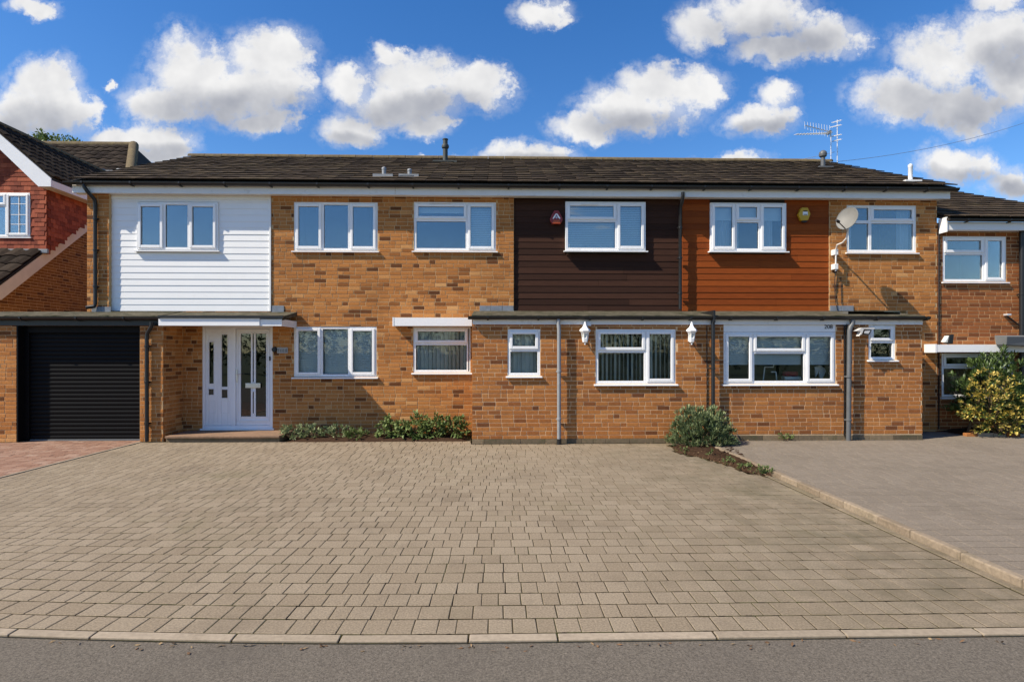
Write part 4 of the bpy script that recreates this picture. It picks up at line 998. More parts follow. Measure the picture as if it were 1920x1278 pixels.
mb = MB(); mb.box(xv + .02, xr1, YEN + .1, YEN + .12, PZ(429, YEN, 1800), PZ(414, YEN, 1800)); mb.box(xv + .02, xr1, YEN + .121, YM, PZ(428, YEN, 1800), PZ(427, YEN, 1800)); mb.build('fascia', M_FASCIA, hR)
mb = MB(); mb.box(xv - .005, xv + .019, YEN + .08, YM - .002, PZ(433, YEN, 1800), PZ(405, YEN, 1800)); mb.build('end_board', M_UPVC, hR)
gutter(hR, xv + .02, xr1, YEN + .04, PZ(410, YEN, 1800), .05)
x = PX(1916, YM - .08); downpipe(hR, [(x, YM - .08, PZ(430, YM, 1900)), (x, YM - .08, .05)], r=.045, brackets=[(x, YM - .08, 2.8)])
x = xC1 + .03; mb = MB(); mb.tube([(x, YM - .01, ZTN), (x, YM - .01, .1)], .012, 6); mb.build('cable', M_BLACK, hR)
cn = thing('porch_canopy', 'white canopy board below the upper window of the right-hand house', 'canopy', W(1840, 661, 11.5))
mb = MB(); mb.box(PX(1757, 11.5), PX(2040, 11.5), 11.5, YM - .003, PZ(660, 11.5, 1840), PZ(646, 11.5, 1840)); mb.build('box_board', M_UPVC, cn, bevel=.003)
mb = MB(); mb.box(PX(1753, 11.5), PX(1757, 11.5) - .002, 11.495, YM - .003, PZ(661, 11.5, 1840), PZ(645, 11.5, 1840)); mb.build('end_cap', M_UPVC, cn, bevel=.003)
o = MB(); a, b = PX(1880, 11.3), PX(1990, 11.3); z0, z1 = PZ(649, 11.3, 1900), PZ(628, 11.3, 1900)
o.hexa([(a + .03, 11.25, z0 + .03), (b, 11.25, z0 - .03), (b, 11.49, z0 - .03), (a + .03, 11.49, z0 + .03), (a, 11.2, z1 - .03), (b, 11.2, z1 - .03), (b, 11.49, z1), (a, 11.49, z1)])
tag(o.build('meter_hood', M_GREY, None, bevel=.004), 'dark grey sloping hood fixed over the white canopy at right edge', 'hood')
sl_ = thing('security_light', 'dark floodlight standing on the white canopy of the right-hand house', 'light', W(1778, 645, 11.62))
p = W(1776, 636, 11.6); mb = MB(); mb.prism([(p.x + .04, 11.5, p.z - .09), (p.x + .06, 11.5, p.z + .1), (p.x - .02, 11.5, p.z + .08), (p.x - .05, 11.5, p.z - .07)], (0, .16, 0)); mb.build('lamp_housing', M_BLACK, sl_, bevel=.006)
mb = MB(); mb.prism([(p.x - .055, 11.52, p.z - .06), (p.x - .025, 11.52, p.z + .07), (p.x - .10, 11.52, p.z - .05)], (0, .12, 0)); mb.build('lamp_glass', mat('lamp_lens', (.6, .62, .6), .2), sl_)
mb = MB(); mb.tube([(p.x + .05, 11.58, p.z), (p.x + .07, YM - .01, p.z + .03)], .012, 6); mb.build('lamp_arm', M_BLACK, sl_)
sl_ = thing('bracket_light', 'small pale light with dark cable high on the red brick wall', 'light', W(1890, 592, YM - .1))
p = W(1890, 590, YM - .06); mb = MB(); mb.box(p.x - .05, p.x + .04, YM - .10, YM - .002, p.z - .015, p.z + .02); mb.build('lamp_housing', M_ALU, sl_, bevel=.006)
mb = MB(); mb.tube([(p.x, YM - .02, p.z - .02), (p.x + .1, YM - .02, p.z - .08), (PX(1912, YM), YM - .02, PZ(612, YM, 1910))], .014, 6); mb.build('lamp_cable', M_BLACK, sl_)
flush_bricks(hR)

# ================================================================ things fixed to the terrace
# red alarm box
al = thing('alarm_box', 'red triangular burglar alarm box with white emblem on the dark boarding', 'alarm box', W(1043, 420, YM - .03))
def pxpoly(pts, Y0, th, cx=None):
    mb = MB(); mb.prism([W(a, b, Y0) for a, b in reversed(pts)], (0, th, 0)); return mb
ya = YM - .06
pxpoly([(1039, 394.5), (1047.5, 394.5), (1055, 409), (1055, 413), (1051, 419.5), (1035, 419.5), (1031.5, 413), (1031.5, 409)], ya, .088).build('alarm_case', mat('alarm_red', (.22, .022, .022), .4), al, bevel=.01)
pxpoly([(1042, 400.5), (1045, 400.5), (1051, 409.5), (1049, 410.5), (1046, 407), (1044.5, 403), (1043.5, 402.5), (1042.3, 403), (1041, 407), (1037.5, 410.5), (1036, 409.5)], ya - .005, .0048).build('emblem', M_UPVC, al)
pxpoly([(1043.5, 403.8), (1045.6, 408.5), (1043.5, 410), (1041.5, 408.5)], ya - .005, .0048).build('emblem', mat('emblem_blue', (.35, .40, .52), .5), al)
pxpoly([(1038, 412.5), (1049, 412.5), (1051, 419), (1036, 419)], ya - .004, .0038).build('strobe_lens', mat('amber_lens', (.42, .07, .012), .3), al)
# yellow alarm box
al = thing('alarm_box', 'yellow hexagonal burglar alarm box on the orange boarding', 'alarm box', W(1508, 415, YM - .03))
ya = YM - .065
pxpoly([(1503.5, 389), (1515, 389), (1520, 401), (1515.5, 413), (1502.5, 413.5), (1497, 402)], ya, .072).build('alarm_case', mat('alarm_yellow', (.50, .30, .015), .4), al, bevel=.01)
pxpoly([(1505.5, 397), (1514.5, 397), (1515, 403.5), (1505.5, 403.5)], ya - .004, .0038).build('label_panel', M_UPVC, al)
pxpoly([(1506.5, 394.7), (1513.5, 394.7), (1513.5, 396.6), (1506.5, 396.6)], ya - .004, .0038).build('label_mark', M_DARKM, al)
pxpoly([(1506.5, 401.3), (1514, 401.3), (1514, 402.9), (1506.5, 402.9)], ya - .006, .0018).build('label_mark', M_GREY, al)
pxpoly([(1504, 413.8), (1515, 413.6), (1512, 416.5), (1506, 416.5)], ya + .005, .06).build('strobe_lens', M_DARKM, al)
# satellite dish
sd = thing('satellite_dish', 'grey satellite dish on a cranked white mast beside the upper right window', 'satellite dish', W(1567, 508, YM - .05))
yd0 = YM - .68; c = W(1588, 409, yd0); nrm = Vector((-.84, -.46, .28)).normalized(); s_ = nrm.cross(Z).normalized(); u_ = s_.cross(nrm) * -1
u_ = nrm.cross(s_) * -1 if nrm.cross(s_).z < 0 else nrm.cross(s_)
mb = MB(); rings = 7; seg = 28; A_, B_ = .205, .22
for side in (0, 1):
    vs = [c - nrm * (.055 + .008 * side)]; fs = []
    for i in range(1, rings + 1):
        r = i / rings
        for j in range(seg):
            t = 2 * math.pi * j / seg; vs.append(c + s_ * A_ * r * math.cos(t) + u_ * B_ * r * math.sin(t) - nrm * (.055 * (1 - r * r) + .008 * side))
    for j in range(seg): fs.append((0, 1 + j, 1 + (j + 1) % seg))
    for i in range(rings - 1):
        for j in range(seg): a, b = 1 + i * seg + j, 1 + i * seg + (j + 1) % seg; fs.append((a, a + seg, b + seg, b))
    mb.faces(vs, fs)
mb.build('reflector', M_DISH, sd, smooth='all')
mb = MB(); mb.tube([c + s_ * A_ * math.cos(2 * math.pi * j / seg) + u_ * B_ * math.sin(2 * math.pi * j / seg) - nrm * .004 for j in range(seg + 1)], .007, 6, caps=False); mb.build('rim', M_GREY, sd)
low = c - u_ * B_ * .97; lnb = low + Vector((-.22, -.12, .12))
mb = MB(); mb.tube([low - nrm * .02, lnb], .010, 6); mb.build('feed_arm', M_BLACK, sd)
mb = MB(); mb.tube([lnb + nrm * .03, lnb - nrm * .05], [.022, .03], 10); mb.build('receiver', M_BLACK, sd)
pts = [c - nrm * .07, W(1590, 432, yd0 + .06), W(1587, 447, yd0 + .12), W(1580, 455, yd0 + .28), W(1570, 459, yd0 + .46), W(1567.5, 468, YM - .12), W(1567, 508, YM - .10)]
mb = MB(); mb.tube(pts, .016, 10); mb.build('mast', M_FASCIA, sd, smooth=True)
for py in (473, 500):
    mb = MB(); p = W(1565, py, YM - .08); mb.box(p.x - .03, p.x + .045, YM - .13, YM - .001, p.z - .055, p.z + .055); mb.build('wall_bracket', M_FASCIA, sd, bevel=.004)
mb = MB(); mb.tube([W(1566, 508, YM - .03), W(1565, 540, YM - .015), W(1566, 560, YM - .02), W(1570, 582, YM - .03)], .007, 6); mb.tube([W(1577, 520, YM - .012), W(1569, 526, YM - .012), W(1567, 545, YM - .02)], .006, 6); mb.tube([W(1577, 520, YM - .012), W(1578, 570, YM - .012)], .006, 6); mb.build('dish_cable', M_BLACK, sd)
# security camera style floodlight
fl = thing('floodlight', 'pale flat floodlight on the lean-to wall beside the smallest window', 'floodlight', W(1612, 628, YE - .1))
yq = YE - .26
pxpoly([(1606, 620), (1616, 614.5), (1640, 614.5), (1640, 617), (1620, 617), (1616.5, 626), (1611, 630), (1614.5, 621.5)], yq, .1).build('light_hood', mat('light_hood_grey', (.55, .53, .50), .5), fl, bevel=.003)
pxpoly([(1621, 618), (1635, 618), (1630, 628), (1619, 626)], yq + .01, .06).build('sensor_case', M_BLACK, fl, bevel=.004)
pxpoly([(1622, 620), (1632, 619.5), (1628.5, 625.5), (1620.5, 624.5)], yq + .004, .005).build('sensor_lens', mat('sensor_lens', (.5, .5, .5), .3), fl)
mb = MB(); p = W(1612, 622, YE - .1); mb.tube([(p.x, YE - .17, p.z), (p.x, YE - .002, p.z)], .02, 8); mb.build('wall_arm', M_BLACK, fl)
# tv aerials
def aerial(base_px, top_py, hub, tip, label, nel, hw, vert):
    Ya = YR + .25; b = W(base_px, 314, Ya); h = W(hub[0], hub[1], Ya); t = W(tip[0], tip[1], Ya - .9)
    a = thing('tv_aerial', label, 'aerial', b, 'aerials on the ridge')
    mb = MB(); mb.tube([b - Z * .3, W(base_px, top_py, Ya)], .014, 8); mb.build('mast', M_ALU, a, smooth=True)
    mb = MB(); back = h + (h - t).normalized() * .16; mb.tube([back, t], .012, 6); mb.build('boom', M_ALU, a)
    d = (t - h).normalized(); e = d.cross(Z).normalized() if not vert else (Z - d * d.z).normalized()
    for i in range(nel):
        f = i / (nel - 1); p = h.lerp(t, f); w = hw * (1 - .45 * f)
        mb = MB(); mb.tube([p - e * w, p + e * w], .0065, 6); mb.build('element', M_ALU, a)
    if vert:
        mb = MB()
        for q in (-1, -.5, .5, 1):
            for r in (0, .06): mb.tube([back + d * r + Z * q * .26 + Vector((-.12, 0, 0)) * (1 - abs(q)) , back + d * r + Z * q * .26 + e.cross(d) * .25], .006, 6)
        mb.build('reflector_bars', M_ALU, a)
    mb = MB(); mb.box(h.x - .03, h.x + .03, h.y - .03, h.y + .03, h.z - .04, h.z + .03); mb.build('clamp', M_GREY, a)
aerial(1570, 225, (1556, 247), (1509, 235), 'upper tv aerial on the ridge, pointing up to the left', 10, .17, True)
aerial(1558, 245, (1552, 250), (1493, 252), 'lower tv aerial on the ridge, its boom level', 12, .12, False)
cb = MB(); q0 = W(1571, 303, YR + .25); q1 = W(1990, 205, 19); n = 14
cb.tube([q0.lerp(q1, i / n) - Z * (.25 * 4 * (i / n) * (1 - i / n)) for i in range(n + 1)], .006, 6)
tag(cb.build('overhead_cable', M_CABLE, None), 'thin overhead cable rising from the aerial mast to the right', 'cable')
cb = MB(); q0 = W(1565, 285, YR + .25); q1 = W(1380, 310, 19.5); cb.tube([q0.lerp(q1, i / n) - Z * (.1 * 4 * (i / n) * (1 - i / n)) for i in range(n + 1)], .006, 6)
tag(cb.build('overhead_cable', M_CABLE, None), 'thin overhead cable running left from the aerials behind the roof', 'cable')

# ================================================================ ground
def G(px, py, z=0):
    d = ray(px, py); t = (z - CAMH) / d.z; return Vector((d.x * t, d.y * t, z))
mb = MB(); mb.poly([(-900, -900, -.09), (900, -900, -.09), (900, 900, -.09), (-900, 900, -.09)]); struct(mb.build('ground', M_GRASS))
dev0 = lambda x: min(.018 * min(x, 0) ** 2, .75)
def warp(x, y): return y + dev0(x) * max(0., 1 - max(0, y - 3.4) / 3.6)
YK = 3.485
mb = MB(); n = 60
for i in range(n):
    a, b = -9 + 22 * i / n, -9 + 22 * (i + 1) / n
    mb.poly([(a, -6, -.016), (b, -6, -.016), (b, warp(b, YK - .05), -.016), (a, warp(a, YK - .05), -.016)])
mb.poly([(-80, -6, -.016), (-9, -6, -.016), (-9, 4.1, -.016), (-80, 4.1, -.016)]); mb.poly([(13, -6, -.016), (80, -6, -.016), (80, 3.42, -.016), (13, 3.42, -.016)])
struct(mb.build('road', M_ASPH))
XE0, XE1 = -6.45, 3.62
mb = MB()
for i in range(n):
    a, b = XE0 - .05 + (XE1 - XE0) * i / n, XE0 - .05 + (XE1 - XE0 + .05) * (i + 1) / n
    mb.poly([(a, warp(a, YK - .05), -.0032), (b, warp(b, YK - .05), -.0032), (b, 11.9, -.0032), (a, 11.9, -.0032)])
drv = struct(mb.build('driveway', M_SAND))
PV = {}
def paver_geo(mb, w, d, r, seed=None):
    e, h = .0035, .045; rr = seed or R
    x0, x1, y0, y1 = -w / 2, w / 2, -d / 2, d / 2; j = [(rr.uniform(-.0015, .0015), rr.uniform(-.003, .003)) for _ in range(4)]
    c4 = [(x0 + j[0][0], y0 + j[0][1]), (x1 + j[1][0], y0 + j[1][1]), (x1 + j[2][0], y1 + j[2][1]), (x0 + j[3][0], y1 + j[3][1])]
    v = [(x, y, -h) for x, y in c4] + [(x, y, -.0025) for x, y in c4] + [(x - math.copysign(e, x), y - math.copysign(e, y), 0) for x, y in c4]
    mb.faces(v, [(8, 9, 10, 11)] + [(4 + i, 4 + (i + 1) % 4, 8 + (i + 1) % 4, 8 + i) for i in range(4)] + [(i, (i + 1) % 4, 4 + (i + 1) % 4, 4 + i) for i in range(4)], r)
def paver_mesh(w, d, k, m_):
    key = (w, d, k, m_.name)
    if key not in PV:
        mb = MB(); paver_geo(mb, w, d, (k + .5) / 8, random.Random(str(key))); PV[key] = mb.mesh('paver', m_, Vector((0, 0, 0)))
    return PV[key]
def pave(parent, x0, x1, y0, y1, rd, widths, m_, top=0., joint=(.008, .008), limit=300, skip=None, wf=None, tilt=.006, dz=.0022):
    items = []; y = y0; row = 0
    while y + rd * .5 < y1:
        x = x0 - R.random() * .1
        d = min(rd, y1 - y)
        while x < x1 - .03:
            w = R.choice(widths); a, b = max(x, x0), min(x + w, x1); x += w
            if b - a < .035: continue
            xc, yc = (a + b) / 2, y + d / 2
            if skip and skip(xc, yc): continue
            items.append((xc, yc, round(b - a - joint[0], 3), round(d - joint[1], 3)))
        y += rd; row += 1
    def vis(it):
        x, y = it[0], (wf(it[0], it[1]) if wf else it[1])
        d = x * SA + y * CA; px = 960 + FPX * (x * CA - y * SA) / d
        return (0 if -15 < px < 1935 else 1, d)
    items.sort(key=vis); rest = MB(); 
    for i, (xc, yc, w, d) in enumerate(items):
        yw = wf(xc, yc) if wf else yc
        if yw > 60: continue
        sl = math.atan2((wf(xc + .05, yc) - wf(xc - .05, yc)), .1) if wf else 0
        dd = d
        if wf: dd = round((wf(xc, yc + d / 2) - wf(xc, yc - d / 2)) / .004) * .004
        loc = Vector((xc, yw, top + R.uniform(-dz, dz * .6))); rot = (R.uniform(-tilt, tilt), R.uniform(-tilt, tilt), sl + R.uniform(-.003, .003))
        if i < limit: put('paver', paver_mesh(w, dd, R.randrange(8), m_), loc, parent, rot=rot)
        else:
            sub = MB(); paver_geo(sub, w, dd, R.random()); M4 = Matrix.Translation(loc) @ Matrix.Rotation(rot[2], 4, 'Z') @ Matrix.Rotation(rot[1], 4, 'Y') @ Matrix.Rotation(rot[0], 4, 'X')
            rest.faces([M4 @ v for v in sub.v], sub.f, sub.r[0])
    rest.build('paving', m_, parent, kind='stuff')
xs0, xs1 = PX(523, 11), PX(885, 11)
soil_r = [G(1258, 835), G(1264, 847), G(1330, 861), G(1405, 887), G(1457, 897), G(1398, 852), G(1380, 838)]
def inpoly(x, y, P):
    c = False
    for i in range(len(P)):
        a, b = P[i], P[i - 1]
        if (a.y > y) != (b.y > y) and x < (b.x - a.x) * (y - a.y) / (b.y - a.y) + a.x: c = not c
    return c
def skipm(x, y):
    if y > 10.97 and xs0 - .02 < x < xs1: return True
    if y > YE - .02 and x >= xs1: return True
    if y > 10.97: return True
    return inpoly(x, y, soil_r)
pave(drv, XE0, XE1 - .06, YK + .005, 11.1, .194, [.112, .146, .146, .146, .19], M_PAVER, skip=skipm, wf=warp, joint=(.0055, .0145), tilt=.002, dz=.0007)
# kerb stones along the road
x = -6.2; mb = None; i = 0
kb = MB(); 
for i in range(n):
    a, b = -9 + 22 * i / n, -9 + 22 * (i + 1) / n
    kb.poly([(a, warp(a, YK - .088), -.010), (b, warp(b, YK - .088), -.010), (b, warp(b, YK), -.010), (a, warp(a, YK), -.010)])
ks = struct(kb.build('kerb', M_SAND))
x = -6.4
while x < 6:
    w = R.uniform(.42, .62) if R.random() < .55 else R.uniform(.62, .92); a, b = x + .005, x + w - .005; m = MB(); m.cur = R.random(); y0, y1 = -.082, -.003; t = R.uniform(-.002, .002) + .001
    P4 = [(a, warp(a, YK + y0)), (b, warp(b, YK + y0)), (b, warp(b, YK + y1)), (a, warp(a, YK + y1))]
    m.hexa([(p, q, -.12) for p, q in P4] + [(p, q, t) for p, q in P4]); m.build('kerb_stone', M_KERB, ks, bevel=.005); x += w
# red block drive on the left
mb = MB(); mb.poly([(-16, 4.2, -.0105), (XE0 - .06, 4.2, -.0105), (XE0 - .06, 11.3, -.0105), (-16, 11.3, -.0105)]); dl = struct(mb.build('red_driveway', M_RSAND))
pave(dl, -10.6, XE0 - .055, 6.4, YG + .2, .104, [.21], M_RPAVER, joint=(.006, .009), limit=300, skip=lambda x, y: y > YG - .01 and not (xd0 < x < xd1))
eg = MB(); eg.poly([(XE0 - .055, 4.2, -.0103), (XE0 - .001, 4.2, -.0103), (XE0 - .001, YG - .03, -.0103), (XE0 - .055, YG - .03, -.0103)]); ek = struct(eg.build('edging', M_RSAND))
y = 6.0
while y < YG - .1:
    m = MB(); m.cur = R.random(); l = min(.6, YG - .03 - y); m.box(XE0 - .052, XE0 - .003, y + .004, y + l - .004, -.05, .012); m.build('edging_stone', M_KERB, ek, bevel=.005); y += .6
# right drive, a step higher, with its kerb
ZRD = .05
mb = MB(); mb.box(XE1 + .06, 16, 3.5, YM - .05, -.05, ZRD - .004); dr_ = struct(mb.build('right_driveway', M_GSAND))
pave(dr_, XE1 + .13, 11.5, 3.8, YE + .98, .162, [.2, .2, .24, .16], M_GPAVER, top=ZRD, joint=(.005, .011), tilt=.003, dz=.001, skip=lambda x, y: y > YE - .02 and x < xe1 + .01)
eg = MB(); eg.box(XE1 - .06, XE1 + .13, 3.52, YE - .02, -.06, -.006); ek = struct(eg.build('edging', M_SAND))
y = 3.6
while y < YE - .1:
    l = min(R.uniform(.42, .6), YE - .03 - y); m = MB(); m.cur = R.random(); dx = R.uniform(-.004, .004)
    m.box(XE1 + .04 + dx, XE1 + .118 + dx, y + .004, y + l - .004, -.05, .066 + R.uniform(-.004, .004)); m.build('edging_stone', M_EDGE, ek, bevel=.012)
    m = MB(); m.cur = R.random() * .5; m.box(XE1 - .045, XE1 + .035, y + .004, y + l - .004, -.05, .004 + R.uniform(-.003, .003)); m.build('edging_stone', M_PAVER, ek, bevel=.006); y += l
# door step
st = thing('door_step', 'low tan concrete step in front of the white front door', 'step', (PX(415, 11.3), 11.3, 0))
mb = MB(); a, b = PX(309, 10.98), PX(522, 10.98); mb.box(a, b, 11.02, YM - .003, -.01, .075); mb.build('riser', M_PLINTH, st, bevel=.004)
mb = MB(); mb.box(a - .005, b + .012, 10.985, YM - .004, .076, .118); mb.build('tread', M_STEP, st, bevel=.008)
# beds
def soil(name, poly, z0, z1):
    mb = MB(); c = sum((Vector(p) for p in poly), Vector()) / len(poly); k = 18
    ringp = []
    for i in range(len(poly)):
        a, b = Vector(poly[i]), Vector(poly[(i + 1) % len(poly)])
        for j in range(k): ringp.append(a.lerp(b, j / k))
    N_ = len(ringp); vs = []; lv = 9
    for l in range(lv):
        f = l / lv
        for p in ringp: q = p.lerp(c, f); vs.append((q.x + R.uniform(-.01, .01) * (l > 0), q.y + R.uniform(-.01, .01) * (l > 0), z0 + (z1 - z0) * math.sin(min(1, f * 3) * math.pi / 2) + (R.uniform(-.018, .018) if l else -.02)))
    vs.append((c.x, c.y, z1)); fs = []
    for l in range(lv - 1):
        for i in range(N_): fs.append((l * N_ + i, l * N_ + (i + 1) % N_, (l + 1) * N_ + (i + 1) % N_, (l + 1) * N_ + i))
    for i in range(N_): fs.append(((lv - 1) * N_ + i, (lv - 1) * N_ + (i + 1) % N_, len(vs) - 1))
    mb.faces(vs, fs); return struct(mb.build(name, M_SOIL, smooth='all'))
soil('flower_bed', [(xs0 + .02, 10.99, 0), (xs1 - .02, 10.99, 0), (xs1 - .02, YM - .01, 0), (xs0 + .02, YM - .01, 0)], -.005, .05)
soil('flower_bed', soil_r, -.004, .05)
rb = [(PX(1800, 11.2), 11.15, 0), (13.5, 10.75, 0), (13.5, YM - .02, 0), (PX(1800, 11.2), YM - .02, 0)]
soil('flower_bed', rb, .05, .14)
be = thing('bed_edging', 'low brick and stone edging in front of the variegated shrub', 'edging', (rb[0][0], 11.1, ZRD))
a, b = Vector(rb[0]), Vector(rb[1]); L_ = (b - a).length; i = 0; s = 0
while s < L_ - .2:
    w = R.uniform(.2, .3); p = a.lerp(b, (s + w / 2) / L_); m = MB(); m.cur = R.random(); m.box(-w / 2 + .006, w / 2 - .006, -.05, .05, 0, .075 + R.uniform(-.015, .01))
    o = put('edging_brick', m.mesh('edging_brick', M_KERB if R.random() < .7 else M_RED, Vector((0, 0, 0))), Vector((p.x, p.y - .05, ZRD - .01)), be, bevel=.01, rot=(0, 0, math.atan2(b.y - a.y, b.x - a.x) + R.uniform(-.04, .04))); s += w

# ================================================================ planting
def leaf(mb, p, d, L_, w, r, droop=.15):
    d = d.normalized(); s = d.cross(Z)
    s = s.normalized() if s.length > 1e-3 else Vector((1, 0, 0)); up = s.cross(d)
    roll = R.uniform(-.6, .6); s2 = s * math.cos(roll) + up * math.sin(roll); up = s2.cross(d)
    c1 = p + d * L_ * .5 + up * L_ * .04; tip = p + d * L_ - Z * droop * L_
    mb.faces([p, c1 + s2 * w / 2 - up * w * .10, c1, c1 - s2 * w / 2 - up * w * .10, tip], [(0, 2, 1), (0, 3, 2), (1, 2, 4), (2, 3, 4)], r)
def rnd_dir(low=-.1):
    while True:
        v = Vector((R.uniform(-1, 1), R.uniform(-1, 1), R.uniform(low, 1)))
        if .1 < v.length < 1: return v.normalized()
def shrub(name, label, cat, base, rx, ry, rz, ncl, per, L_, w, m_, group=None, fill=.55, low=-.05, up=.35, droop=.15, stems=6, parts=None, clusr=.6):
    base = Vector(base); t = thing(name, label, cat, base, group)
    st = MB(); fm = MB(); fm2 = MB()
    for i in range(ncl):
        d = rnd_dir(low); q = R.uniform(fill, 1.) ** .7 * (1 + R.uniform(-.12, .10)); c = base + Vector((d.x * rx * q, d.y * ry * q, max(.03, d.z * rz * q + .02)))
        if i < stems * 3: st.tube([base + Vector((d.x * rx * .1, d.y * ry * .1, -.02)), base.lerp(c, .5) + Z * .05 * rz, c], [.012, .008, .004], 5)
        tone = R.gauss(.5, .22) + .15 * d.z
        for k in range(per):
            v = (d * .6 + rnd_dir(-.6) * clusr + Z * up).normalized()
            p = c + rnd_dir(-1) * L_ * .25
            tgt = fm2 if (parts and R.random() < parts[1](c)) else fm
            leaf(tgt, p, v, L_ * R.uniform(.7, 1.2), w * R.uniform(.8, 1.2), min(1, max(0, tone + R.gauss(0, .16))), droop * R.uniform(.3, 1.6))
    st.build('stems', M_STEM, t); fm.build('foliage', m_, t)
    if parts and fm2.f: fm2.build('variegated_foliage', parts[0], t)
    return t
bed = 11.42
for i, (px, hw, top, lab) in enumerate([(548, 22, 797, 'grey-green low plant beside the door step, leftmost in the bed'), (585, 22, 800, 'low leafy plant second from the door step in the bed'), (626, 24, 799, 'low leafy plant in the bed below the left end of the shadow line'),
                                        (668, 22, 806, 'smallest low plant in the bed, just left of the taller clump')]):
    p = W(px, 820, bed - .1); s = bed / FPX
    shrub('bedding_plant', lab, 'plant', (p.x, bed - .1, .03), hw * s * 1.15, .3, (820 - top) * s * 1.05, 46, 9, .075, .024, M_LEAF2 if i < 3 else M_LEAF, 'low plants in the bed', fill=.3)
for i, (px, hw, top, lab) in enumerate([(738, 28, 784, 'broad-leaved clump at the left end of the tall bed planting'), (776, 26, 779, 'tallest broad-leaved clump in the bed under the vertical blind window'), (815, 25, 783, 'broad-leaved clump in the bed, third from the left'), (853, 28, 785, 'broad-leaved clump in the bed against the lean-to corner')]):
    p = W(px, 824, bed); s = bed / FPX
    shrub('leafy_clump', lab, 'plant', (p.x, bed, .03), hw * s * 1.2, .36, (824 - top) * s * .98, 62, 10, .105, .044, M_LEAF, 'broad-leaved clumps in the bed', fill=.35, droop=.4)
p = G(1326, 842); s = p.y / FPX
shrub('round_shrub', 'rounded grey-green shrub against the lean-to wall below the black downpipe', 'shrub', (p.x, p.y + .3, .03), .58, .42, .66, 560, 13, .085, .021, M_LEAF2, fill=.45, low=-.02, up=.5, droop=.05)
for i, (px, py, r, lab) in enumerate([(1286, 849, .15, 'small weed at the left foot of the round shrub'), (1335, 858, .14, 'small weed on the soil in front of the round shrub'), (1370, 872, .13, 'light green weed in the middle of the soil strip'), (1394, 881, .12, 'low weed beside the kerb, near the strip end'), (1425, 890, .12, 'weed at the pointed end of the soil strip'), (1441, 891, .10, 'weed growing against the right-hand kerb')]):
    p = G(px, py); shrub('weed', lab, 'weed', (p.x, p.y, .0), r, r * .8, r * .75, 12, 7, .055, .016, M_LEAF, 'weeds in the soil strip', fill=.2, stems=2)
p = W(1477, 829, YE - .12); shrub('weed', 'low weed growing at the foot of the lean-to wall under its widest window', 'weed', (p.x, YE - .1, .05), .2, .08, .13, 22, 7, .05, .018, M_LEAF, 'weeds', fill=.2, stems=2)
p = W(1858, 800, 11.25)
shrub('laurel_shrub', 'tall dark green shrub in front of the right-hand house, growing out of frame', 'shrub', (p.x + .15, 11.35, .5), .85, .42, 1.12, 420, 10, .13, .030, M_DLEAF, fill=.5, low=-.25, up=.45, droop=.1, stems=5)
mb = MB(); q = W(1822, 800, 11.3); mb.tube([(q.x - .08, 11.3, .06), (q.x, 11.32, .3), (q.x + .2, 11.35, .75)], [.03, .026, .018], 8)
mb.build('trunk', M_STEM, [o for o in sc.objects if o.name == 'laurel_shrub'][0], smooth=True)
p = W(1858, 745, 10.98)
shrub('variegated_shrub', 'yellow and green variegated shrub in front of the tall dark shrub', 'shrub', (p.x + .05, 11.0, .40), .66, .26, .92, 230, 9, .085, .036, M_DLEAF, fill=.35, low=-.05, up=.2, droop=.15, parts=(M_YLEAF, lambda c: .62))
p = W(1876, 815, 10.95)
shrub('variegated_shrub', 'low yellow variegated shrub by the stone edging at the right edge', 'shrub', (p.x + .05, 10.98, .12), .55, .2, .46, 120, 9, .085, .036, M_DLEAF, fill=.3, low=-.02, up=.2, droop=.2, parts=(M_YLEAF, lambda c: .55))
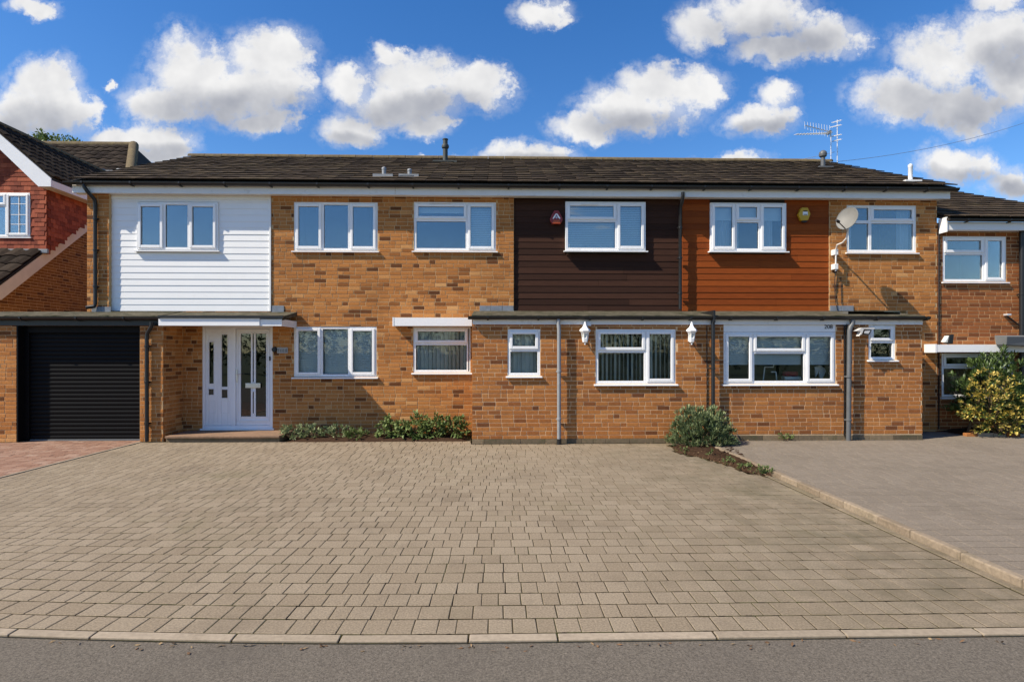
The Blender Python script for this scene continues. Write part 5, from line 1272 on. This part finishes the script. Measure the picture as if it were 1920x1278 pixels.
# leaf litter and crumbs of soil
mb = MB()
for i in range(900):
    if i < 520:
        e = R.random(); a = soil_r[R.randrange(len(soil_r))]; b = soil_r[R.randrange(len(soil_r))]; q = a.lerp(b, e) + Vector((R.gauss(0, .07), R.gauss(0, .09), 0)); z = .012 + R.random() * .04
        if q.x > XE1 - .02 or q.y > YE - .05: continue
    elif i < 700: q = Vector((R.uniform(xe0, xe1), YE - abs(R.gauss(0, .06)) - .02, 0)); z = .004 if q.x < XE1 else ZRD + .004
    elif i < 800: q = Vector((R.uniform(xs0, xs1), 10.98 - abs(R.gauss(0, .05)), 0)); z = .004
    else: q = Vector((R.uniform(-4, 5), 0, 0)); q.y = warp(q.x, YK - .11 - abs(R.gauss(0, .03))); z = -.012
    leaf(mb, Vector((q.x, q.y, z)), Vector((R.uniform(-1, 1), R.uniform(-1, 1), R.uniform(-.1, .3))), R.uniform(.015, .045), R.uniform(.008, .02), R.random(), 0)
o = mb.build('leaf_litter', mat('dry_leaf', (0, 0, 0), .9, stops=[(0, (.05, .028, .014)), (.6, (.16, .085, .04)), (1, (.27, .19, .10))]), None, kind='stuff'); tag(o, 'dry leaf litter and crumbs scattered on soil and along the walls', 'leaf litter')
# tree top behind the left-hand roof
p = W(104, 276, 31)
tr = thing('tree', 'green tree top just showing above the roof ridge at far left', 'tree', (p.x, 31, 0))
mb = MB(); mb.tube([(p.x, 31, -.05), (p.x + .2, 31, 5), (p.x, 31, p.z - 1)], [.25, .2, .08], 10)
for k in range(9):
    d = rnd_dir(.1); mb.tube([(p.x, 31, p.z - 3.2), Vector((p.x, 31, p.z - 1.6)) + Vector((d.x * 1.3, d.y * 1.3, d.z * 1.4))], [.08, .02], 6)
mb.build('trunk', M_STEM, tr)
mb = MB()
for i in range(900):
    d = rnd_dir(-.5); q = R.uniform(.5, 1.08); c = Vector((p.x, 31, p.z - 1.2)) + Vector((d.x * 1.7 * q, d.y * 1.5 * q, d.z * 1.75 * q)); tone = R.gauss(.6, .2)
    for k in range(9): leaf(mb, c + rnd_dir(-1) * .15, (d + rnd_dir(-.8)).normalized(), .2, .09, min(1, max(0, tone + R.gauss(0, .15))))
mb.build('crown', M_LEAF, tr)
# the tree belt across the street, behind the camera: it shows only as the dark lower half of the window reflections
tb = MB()
for i in range(16):
    x = -30 + i * 4; hgt = R.uniform(3.6, 5.2); y = -24 + R.uniform(-1.5, 1.5)
    tb.tube([(x, y, -.1), (x, y, hgt * .6)], [.12, .06], 8, r=0)
    for k in range(420):
        d = rnd_dir(-.9); q = R.uniform(.3, 1.05); c = Vector((x, y, hgt * .55)) + Vector((d.x * 2.2 * q, d.y * 1.4 * q, d.z * hgt * .5 * q))
        for j in range(4): leaf(tb, c, (d + rnd_dir(-.8)).normalized(), .26, .13, R.random())
tag(tb.build('woodland', M_DLEAF, None, kind='stuff'), 'dark belt of trees across the street, seen only reflected in lower windows', 'trees')
